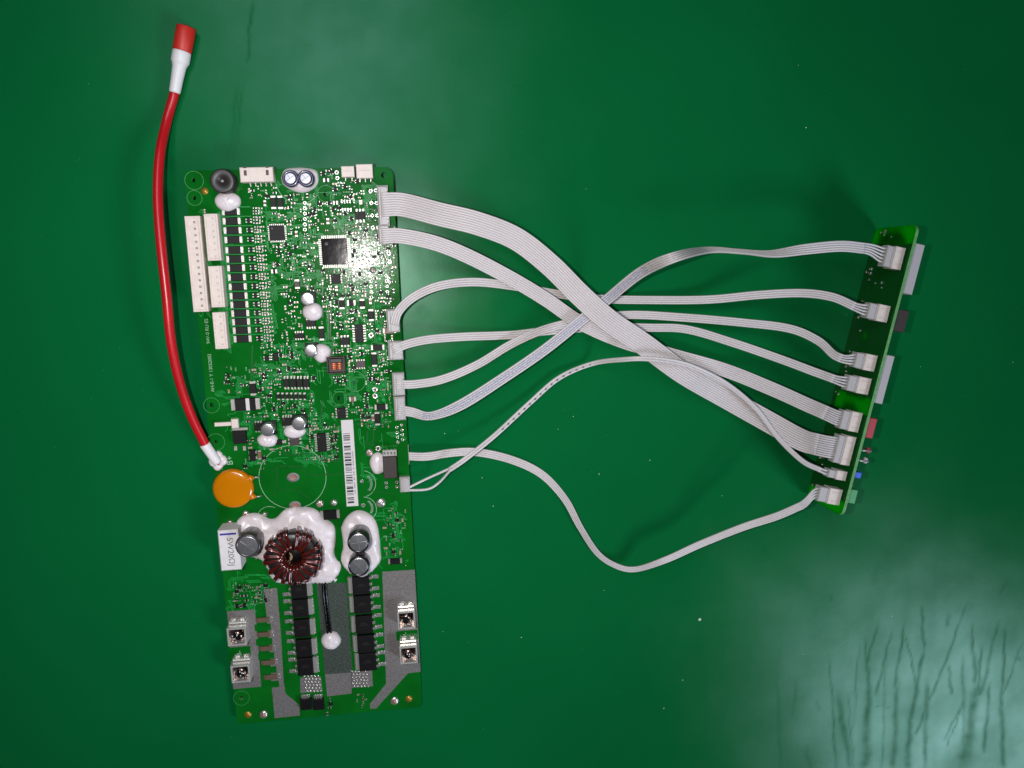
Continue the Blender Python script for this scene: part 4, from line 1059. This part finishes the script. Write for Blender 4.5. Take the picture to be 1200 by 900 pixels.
# laminate as a fine grid so that copper-free areas can glow
def laminate():
    nx, nz = 150, 46; th = 1.15; r = 3.0
    xs = np.linspace(-LEN/2, LEN/2, nx); zs = np.linspace(0, HR, nz)
    V = []; bare = []
    sgn = 1 if R3(1075, 263, HR)[0] > 0 else -1
    def bare_at(x, z):
        d = sgn*x                      # + towards the far (upper) end
        b = 0.0
        if d > LEN/2-7.5: b = 1
        if d < -LEN/2+6.0: b = max(b, 1.0)
        c = sgn*R3(1000, 471, 14)[0]
        if abs(d-c) < 3.6 and z > 3: b = max(b, 0.9)
        c2 = R3(1008, 393, 12); b = max(b, 0.75*max(0, 1-math.hypot(d-sgn*c2[0], z-12)/4.0))
        return b
    for y in (0.0, -th):
        for z in zs:
            for x in xs:
                xx = x
                dx = LEN/2-abs(x); dz = min(z, HR-z)
                if dx < r and dz < r:      # round the corners by pulling points on to the arc
                    q = math.hypot(r-dx, r-dz)
                    if q > r:
                        f = r/q; xx = math.copysign(LEN/2-r+(r-dx)*f, x); zz = (HR-r+(r-dz)*f) if z > HR/2 else (r-(r-dz)*f)
                    else: zz = z
                else: zz = z
                V.append((xx, y, zz)); bare.append(bare_at(x, z))
    N = nx*nz; Fc = []; mi = []
    for j in range(nz-1):
        for i in range(nx-1):
            a = j*nx+i; Fc.append((a+1, a, a+nx, a+nx+1)); mi.append(0)
            a += N; Fc.append((a, a+1, a+nx+1, a+nx)); mi.append(0)
    def side(idx, rev=False):
        for a, b in zip(idx[:-1], idx[1:]):
            f = (a, b, b+N, a+N); Fc.append(tuple(reversed(f)) if rev else f); mi.append(1)
    side([(nz-1)*nx+i for i in range(nx)]); side(list(range(nx)), True)
    side([j*nx+nx-1 for j in range(nz)], True); side([j*nx for j in range(nz)])
    mb = MB(); mb.v = V; mb.f = Fc; mb.m = mi; mb.sm = [False]*len(Fc)
    o = mb.build('laminate', ['standing', 'pcb_edge'], std)
    at = o.data.attributes.new('bare', 'FLOAT', 'POINT'); at.data.foreach_set('value', np.array(bare, np.float32))
    sm_ = MB()
laminate()
def wbox(mb, x0, x1, y0, y1, z0, z1, bev=0.15, mi=0):
    mb.box(((x0+x1)/2, (y0+y1)/2), (abs(x1-x0), abs(y1-y0)), z1-z0, z0, bev, 0, mi)
SOCK = {}
ZT = HR-2.2
def socket(key, quad, npin):
    q = [R3(*p, ZT) for p in quad]                      # outer-far, board-far, board-near, outer-near
    xa = (q[0][0]+q[1][0])/2; xb = (q[2][0]+q[3][0])/2; x0, x1 = min(xa, xb), max(xa, xb)
    out = max(6.2, (q[0][1]+q[3][1])/2); hd = out*0.60
    mb = MB(); wbox(mb, x0, x1, 0.6, hd, ZT-5.0, ZT, 0.2); o = mb.build('socket', 'cream', std)
    for i in range(npin):
        x = x0+(x1-x0)*(i+0.5)/npin
        mb = MB(); wbox(mb, x-0.25, x+0.25, -0.05, 0.75, ZT-2.7, ZT-2.1, 0.05); mb.build('pin', 'lead', o)
        mb = MB(); wbox(mb, x-0.55, x+0.55, 0.0, 0.35, ZT-3.2, ZT-1.5, 0.12); mb.build('solder_joint', 'solder', o)
    for s_ in (x0+(x1-x0)*0.22, x1-(x1-x0)*0.22):
        mb = MB(); wbox(mb, s_-0.3, s_+0.3, hd*0.35, hd*0.8, ZT-0.01, ZT+0.02, 0); mb.build('mould_mark', 'cream_in', o)
    SOCK[key] = (x0, x1, hd, out, npin)
socket('F', [(1042, 286.6), (1066, 291.5), (1058.8, 318), (1036, 312)], 4)
socket('C', [(1021, 354), (1047.5, 359.5), (1041.7, 380), (1017, 372.5)], 3)
socket('E', [(1006.8, 412), (1032, 418), (1026, 437), (1001, 430.5)], 3)
socket('D', [(997.5, 439), (1024.5, 444.7), (1018, 464), (992.5, 457.5)], 3)
socket('B', [(990.4, 480), (1011, 484.5), (1003, 508), (984.7, 502)], 6)
socket('A', [(986, 509), (1001, 512.5), (992.5, 546), (976, 542.5)], 10)
socket('G', [(972.5, 550), (992.5, 552.5), (989, 564), (971, 560)], 2)
socket('H', [(962.5, 570), (986, 574), (981.7, 594), (959, 586.7)], 3)
# parts on the back face, seen past the upper edge
def back_part(name, mat, px_far, px_near, depth, top, hgt, z_off=0.0, bev=0.25):
    a = R3(*px_far, top)[0]; b = R3(*px_near, top)[0]
    mb = MB(); wbox(mb, min(a, b), max(a, b), -1.15-depth, -1.12, top-hgt, top, bev); return mb.build(name, mat, std)
o = back_part('jack_socket', 'greyplastic', (1079, 286), (1062, 344), 6.6, HR-4, 13)
back_part('reset_button', 'brownblack', (1059, 363), (1050, 388), 8.0, HR-5, 7)
o = back_part('jack_socket', 'greyplastic', (1041, 416), (1025, 472), 6.2, HR-4, 13)
back_part('dip_switch', 'redplastic', (1017, 489), (1011, 512), 6.2, HR-4.5, 8)
for p in ((1006, 526), (1003.5, 538)):
    x = R3(*p, HR-5)[0]; mb = MB(); mb.tube([(x-0.5, -1.5, HR-5), (x, -8.5, HR-5)], 0.4, 8); mb.build('indicator_leg', 'lead', std)
mb = MB()
for p in ((1006, 526), (1003.5, 538)):
    x = R3(*p, HR-5)[0]; mb = MB(); mb.tube([(x, -7.2, HR-6.2), (x, -8.2, HR-6.2), (x, -8.6, HR-6.2)], [1.2, 1.2, 0.6], 12); mb.build('indicator_lamp', 'redplastic' if p[1] < 530 else 'label', std)
back_part('blue_indicator', 'blueplastic', (999, 552), (997, 559), 6.0, HR-5, 3)
back_part('terminal_block', 'greenplastic', (991, 572), (986, 588), 6.0, HR-4.5, 7)
# small joints on the front face
rq = random.Random(9)
jn = MB()
for px, py, n in ((1019, 322, 9), (1035, 277, 4), (1046, 272, 2), (1008, 393, 1), (1010, 372, 4), (1000, 411, 4), (995, 427, 2), (990, 441, 3), (984, 455, 2), (976, 500, 2), (962, 540, 4), (950, 570, 4), (1030, 336, 3), (1014, 352, 2)):
    for _ in range(n):
        # intersect the ray with the front face plane
        p_ = (px+rq.uniform(-4, 4), py+rq.uniform(-7, 7)); r = ray(*p_); nn = np.array([nv[0], nv[1], 0])
        t = ((np.array([mc[0], mc[1], 0])-CAM) @ nn)/(r @ nn); w = CAM+r*t
        if not 1 < w[2] < HR-1: continue
        x = (w[0]-mc[0])*ev[0]+(w[1]-mc[1])*ev[1]
        if abs(x) > LEN/2-1: continue
        s_ = rq.uniform(0.25, 0.5); wbox(jn, x-s_, x+s_, 0, 0.5, w[2]-s_, w[2]+s_, 0.1)
tag(jn.build('through_joints', 'solder', std), kind='stuff')

# ------------------------------------------------------------------ ribbon cables
def ribbon_mesh(pts, n, pitch, uv0=0.0, samples=150):
    """pts rows: x y z roll(deg) squeeze ; returns mesh builder and end frames"""
    C = catmull(pts, samples); P = C[:, :3]; roll = np.radians(C[:, 3])
    T = np.gradient(P, axis=0); T /= np.linalg.norm(T, axis=1)[:, None]
    up = np.array([0, 0, 1.])
    Sd = np.cross(T, up); Sd /= np.linalg.norm(Sd, axis=1)[:, None]
    N = np.cross(Sd, T)
    S2 = Sd*np.cos(roll)[:, None]+N*np.sin(roll)[:, None]; N2 = np.cross(S2, T)
    r = pitch*0.5; prof = []
    for side in (1, -1):
        for i in range(n):
            ii = i if side == 1 else n-1-i
            for a in (150, 115, 65, 30):
                aa = math.radians(a); prof.append(((ii-(n-1)/2)*pitch+side*r*math.cos(aa)*1.0*1.08, side*r*math.sin(aa)))
    prof = np.array(prof); prof[:2*n*4//2] = prof[:n*4]
    K = len(prof)
    # order: top row left to right, bottom row right to left
    top = []
    for i in range(n):
        for a in (172, 130, 90, 50, 8): top.append(((i-(n-1)/2)*pitch+r*0.99*math.cos(math.radians(a)), r*math.sin(math.radians(a))))
    prof = np.array(top+[(x, -y) for x, y in reversed(top)]); K = len(prof)
    d = np.r_[0, np.cumsum(np.linalg.norm(np.diff(P, axis=0), axis=1))]
    V = []; UV = []
    wid = n*pitch
    for i in range(samples):
        sq = C[i, 4]
        V += list(P[i]+S2[i]*(prof[:, :1]*sq)+N2[i]*prof[:, 1:])
        UV += [(uv0+d[i], x/wid+0.5) for x, _ in prof]
    Fc = []
    for i in range(samples-1):
        for k in range(K):
            j = (k+1) % K; Fc.append((i*K+j, i*K+k, (i+1)*K+k, (i+1)*K+j))
    Fc += [tuple(range(K)), tuple(reversed(range((samples-1)*K, samples*K)))]
    mb = MB(); mb.add(V, Fc, 0, True)
    fr = lambda i: [P[i]+S2[i]*((q-(n-1)/2)*pitch*C[i, 4]) for q in range(n)]
    return mb, UV, fr(0), fr(-1), T[0], T[-1]

def cable(key, pts, n, pitch, label, mat='ribbon', left=None, right=None, dx=None):
    org = M3(pts[0][0], pts[0][1], 0); root = empty('ribbon_cable', org)
    tag(root, label, 'cable', 'white ribbon cables joining the two boards')
    pts = [(p[0], p[1], p[2]*(27.5/33) if p[0] > 800 else p[2]*(1.9 if key in 'ABFG' else 1.4) if p[0] > 520 else p[2]*(1+0.4*(p[0] > 490)), *p[3:]) for p in pts]
    rows = [np.r_[M3(p[0], p[1], p[2])-org, p[3] if len(p) > 3 else 0, p[4] if len(p) > 4 else 1.0] for p in pts]
    mb, UV, e0, e1, t0, t1 = ribbon_mesh(np.array(rows), n, pitch)
    o = mb.build('ribbon', mat, root)
    ul = o.data.uv_layers.new(name='UVMap')
    vi = np.zeros(len(o.data.loops), np.int32); o.data.loops.foreach_get('vertex_index', vi)
    ul.data.foreach_set('uv', np.array(UV, np.float32)[vi].ravel())
    u2 = o.data.uv_layers.new(name='wire'); u2.data.foreach_set('uv', (np.array(UV, np.float32)*np.array([1, n], np.float32))[vi].ravel())
    # right-hand plug and its separate wires
    x0, x1, hd, out, npin = SOCK[key]
    mbp = MB(); wbox(mbp, x0+0.25, x1-0.25, hd-0.6, out, ZT-4.3, ZT-0.35, 0.3)
    pv = [RW3(v)-org for v in mbp.v]; mbp.v = [tuple(v) for v in pv]
    pl = mbp.build('plug', 'plug', root)
    pins = []
    for i in range(n):
        x = x0+(x1-x0)*(0.12+0.76*(i+0.5)/n); pins.append(RW3((x, out-0.5, ZT-1.7))-org)
    mbr = MB(); wbox(mbr, x0+0.5, x1-0.5, hd+0.3, hd+0.7, ZT-0.36, ZT-0.15, 0.05); mbr.v = [tuple(RW3(v)-org) for v in mbr.v]; mbr.build('plug_rib', 'plug', pl)
    # match wire order by position along the board
    if np.dot(e1[-1]-e1[0], pins[-1]-pins[0]) < 0: pins = pins[::-1]
    dirn = np.array([-nv[0], -nv[1], 0])
    for a, b in zip(e1, pins):
        L = np.linalg.norm(b-a); p0, p3 = a-t1*0.8, b; p1 = a+t1*L*0.42; p2 = b-dirn*L*0.42
        W = [((1-t)**3)*p0+3*((1-t)**2)*t*p1+3*(1-t)*t*t*p2+t**3*p3 for t in np.linspace(0, 1, 14)]
        w = MB(); w.tube(W, pitch*0.47, 8); w.build('wire', 'wire', root)
    # left-hand plug, board side
    if left:
        px, py, w_, h_, H = left; c = B3(px, py, H); k = kmm(px, py, H)
        q = MB()
        # soft-cornered housing with a ridge for each wire
        q.box((0, 0), (w_*k, h_*k), H, 0, 0.7); q.box((w_*k*0.1, 0), (w_*k*0.62, h_*k*0.93), 0.35, H-0.05, 0.25)
        V = [B2W((c[0]+v[0], c[1]+v[1], v[2]))-org for v in q.v]; q.v = [tuple(v) for v in V]
        lp = q.build('plug', 'plug', root)
        rg = MB()
        for i in range(n):
            yy = (0.5-(i+0.5)/n)*h_*k*0.86; rg.box((w_*k*0.22, yy), (w_*k*0.5, h_*k*0.86/n*0.72), 0.10, H+0.27, 0.05)
        rg.v = [tuple(B2W((c[0]+v[0], c[1]+v[1], v[2]))-org) for v in rg.v]; rg.build('wire_ridges', 'plug', lp)
    return root, e0, t0, org
bt = lambda px, py, w: B2W(B3(px, py, w))[2]      # world height of a point w above the board
PITCH = 0.84
cable('D', [(460, 410.5, bt(460, 410, 3.0)), (478, 403, bt(478, 403, 2.4)), (505, 397.5, 4), (545, 394.5, 1.6), (600, 392.5, 0.8), (640, 388, 0.8), (700, 383.5, 0.8), (760, 384, 1.5), (805, 386, 4), (860, 402, 9), (915, 421, 16), (955, 436, 22), (977, 444, 27)], 4, PITCH,
      'white four-wire ribbon from the plug just below the brown resistor, passing under its neighbours', left=(463.5, 411, 17, 22, 2.8))
cable('C', [(462, 381, bt(462, 381, 3.2)), (467, 365, bt(467, 365, 3.4), 10), (485, 348, 7.5, 15), (515, 335, 6, 10), (555, 330.5, 3.5), (600, 335, 1.6), (650, 344, 0.9), (700, 350, 0.9), (760, 351.5, 1.2), (830, 351, 5), (890, 345.5, 11), (940, 343.5, 17), (975, 348, 23), (1001, 359, 27.5)], 4, PITCH,
      'white four-wire ribbon arching out of the plug just above the brown resistor', left=(460.5, 376, 15, 27, 3.0))
cable('E', [(464, 450.5, bt(464, 450, 3.0)), (488, 450, bt(488, 450, 2.0)), (520, 444, 3.5), (560, 427, 2.4), (600, 403, 2.4), (640, 385.5, 2.4), (690, 374, 2.1), (740, 369, 2.0), (800, 372, 3), (870, 378, 8), (925, 385, 14), (958, 399, 20), (976, 415, 25), (986, 420, 27.5)], 4, PITCH,
      'plain white ribbon rising from the upper of two touching plugs on the long board', left=(467, 450.5, 14, 27, 2.8))
cable('B', [(447, 277, bt(447, 277, 3.4)), (470, 276.5, bt(470, 277, 3.0)), (510, 285, 6.5), (550, 301, 4.5), (600, 327, 3.6), (640, 351, 3.4), (680, 378, 3.6), (730, 400, 3.6), (790, 417, 3.8), (850, 434, 6), (905, 456, 13), (945, 474, 20), (968, 484, 26)], 7, 0.80,
      'medium white ribbon running alongside and under the widest ribbon', left=(449.5, 275, 13, 22, 3.0))
cable('F', [(466, 480.5, bt(466, 480, 3.0)), (483, 483, bt(483, 483, 2.2), 0, .9), (505, 487.5, 6, 25, .8), (540, 474.5, 4.5, 10, 1), (590, 443, 4.2), (640, 408.5, 4.6), (690, 368, 5.2), (712, 350.5, 5.4), (750, 320, 12, 10), (790, 301.5, 20, 35), (830, 293, 25, 58), (870, 295, 27, 66), (905, 297.5, 28, 52), (945, 292, 28.5, 18), (985, 288.5, 28.5, 0), (1014, 291, 29)], 5, PITCH,
      'white ribbon with bluish printing, crossing above its neighbours and twisting on edge', mat='ribbon_text', left=(468.5, 479, 13, 28, 2.8))
cable('A', [(447, 240, bt(447, 240, 3.6)), (472, 240, bt(472, 240, 3.2)), (515, 251, 8.5), (560, 262, 7), (605, 280, 6.0), (645, 311, 6.0), (680, 346, 6.6), (714, 376, 6.8), (755, 404, 6.2), (800, 437, 5.6), (850, 466, 7), (900, 494, 13), (938, 515, 21), (958, 521, 26.5)], 10, 0.86,
      'widest white ribbon, ten conductors, lying on top of the crossing', left=(449, 241, 13, 47, 3.2))
gr, ge0, gt0, gorg = cable('G', [(526, 551, 3.6, 35), (545, 538, 3.8, 25), (580, 510, 2.6, 30), (620, 473, 1.4, 20), (655, 443, 1.2, 25), (695, 426, 1.4, 40), (735, 421, 6.6, 40), (760, 420.5, 8.0, 30), (785, 423, 8.0, 20), (812, 430, 16.5, 15), (850, 449, 13.5, 12), (885, 478, 15.0, 10), (912, 513, 18, 5), (940, 540, 24), (962, 551, 28)], 2, 1.05,
      'thinnest white two-wire lead with dark dashes, crossing over the widest ribbon', mat='ribbon_dash', left=(474.5, 568.5, 12, 18, 2.4))
cable('H', [(477, 534.5, 2.2), (500, 535, 2.4), (530, 530.5, 1.2), (560, 530, 0.9), (600, 539, 0.9), (635, 556, 1.0, -10), (662, 585, 1.6, -30), (680, 618, 2.0, -45), (700, 648, 2.0, -45), (722, 663, 2.4, -38), (745, 667, 3.6, -28), (780, 656, 7, -15), (820, 638, 12, -8), (870, 618, 18, -5), (910, 605, 23), (940, 592, 27)], 4, PITCH,
      'white ribbon looping alone across the mat from under the long board')
# the two wires of the thin lead part before they reach their plug
for e, mid in zip(sorted(ge0, key=lambda p: -p[1]), ([(497, 562.5)], [(500, 573.5), (514, 566)])):
    W = [B2W(B3(473, 574.5, 2.2))-gorg]+[M3(*q, bt(q[0], q[1], 1.4) if q[0] < 505 else 4.5)-gorg for q in mid]+[e, e+gt0*1.5]
    w = MB(); w.tube(catmull(W, 30), 0.5, 10); w.build('wire', 'wire', gr)
# socket under the long board that feeds the looping ribbon
c = B3(470, 534.5); wz = B2W((c[0], c[1], -TK))[2]
mb = MB(); mb.box((0, 0), (6.0, 8.0), wz-0.05, -TK-wz+0.05, 0.0); mb.build('under_socket', 'cream', board, (c[0], c[1], 0))
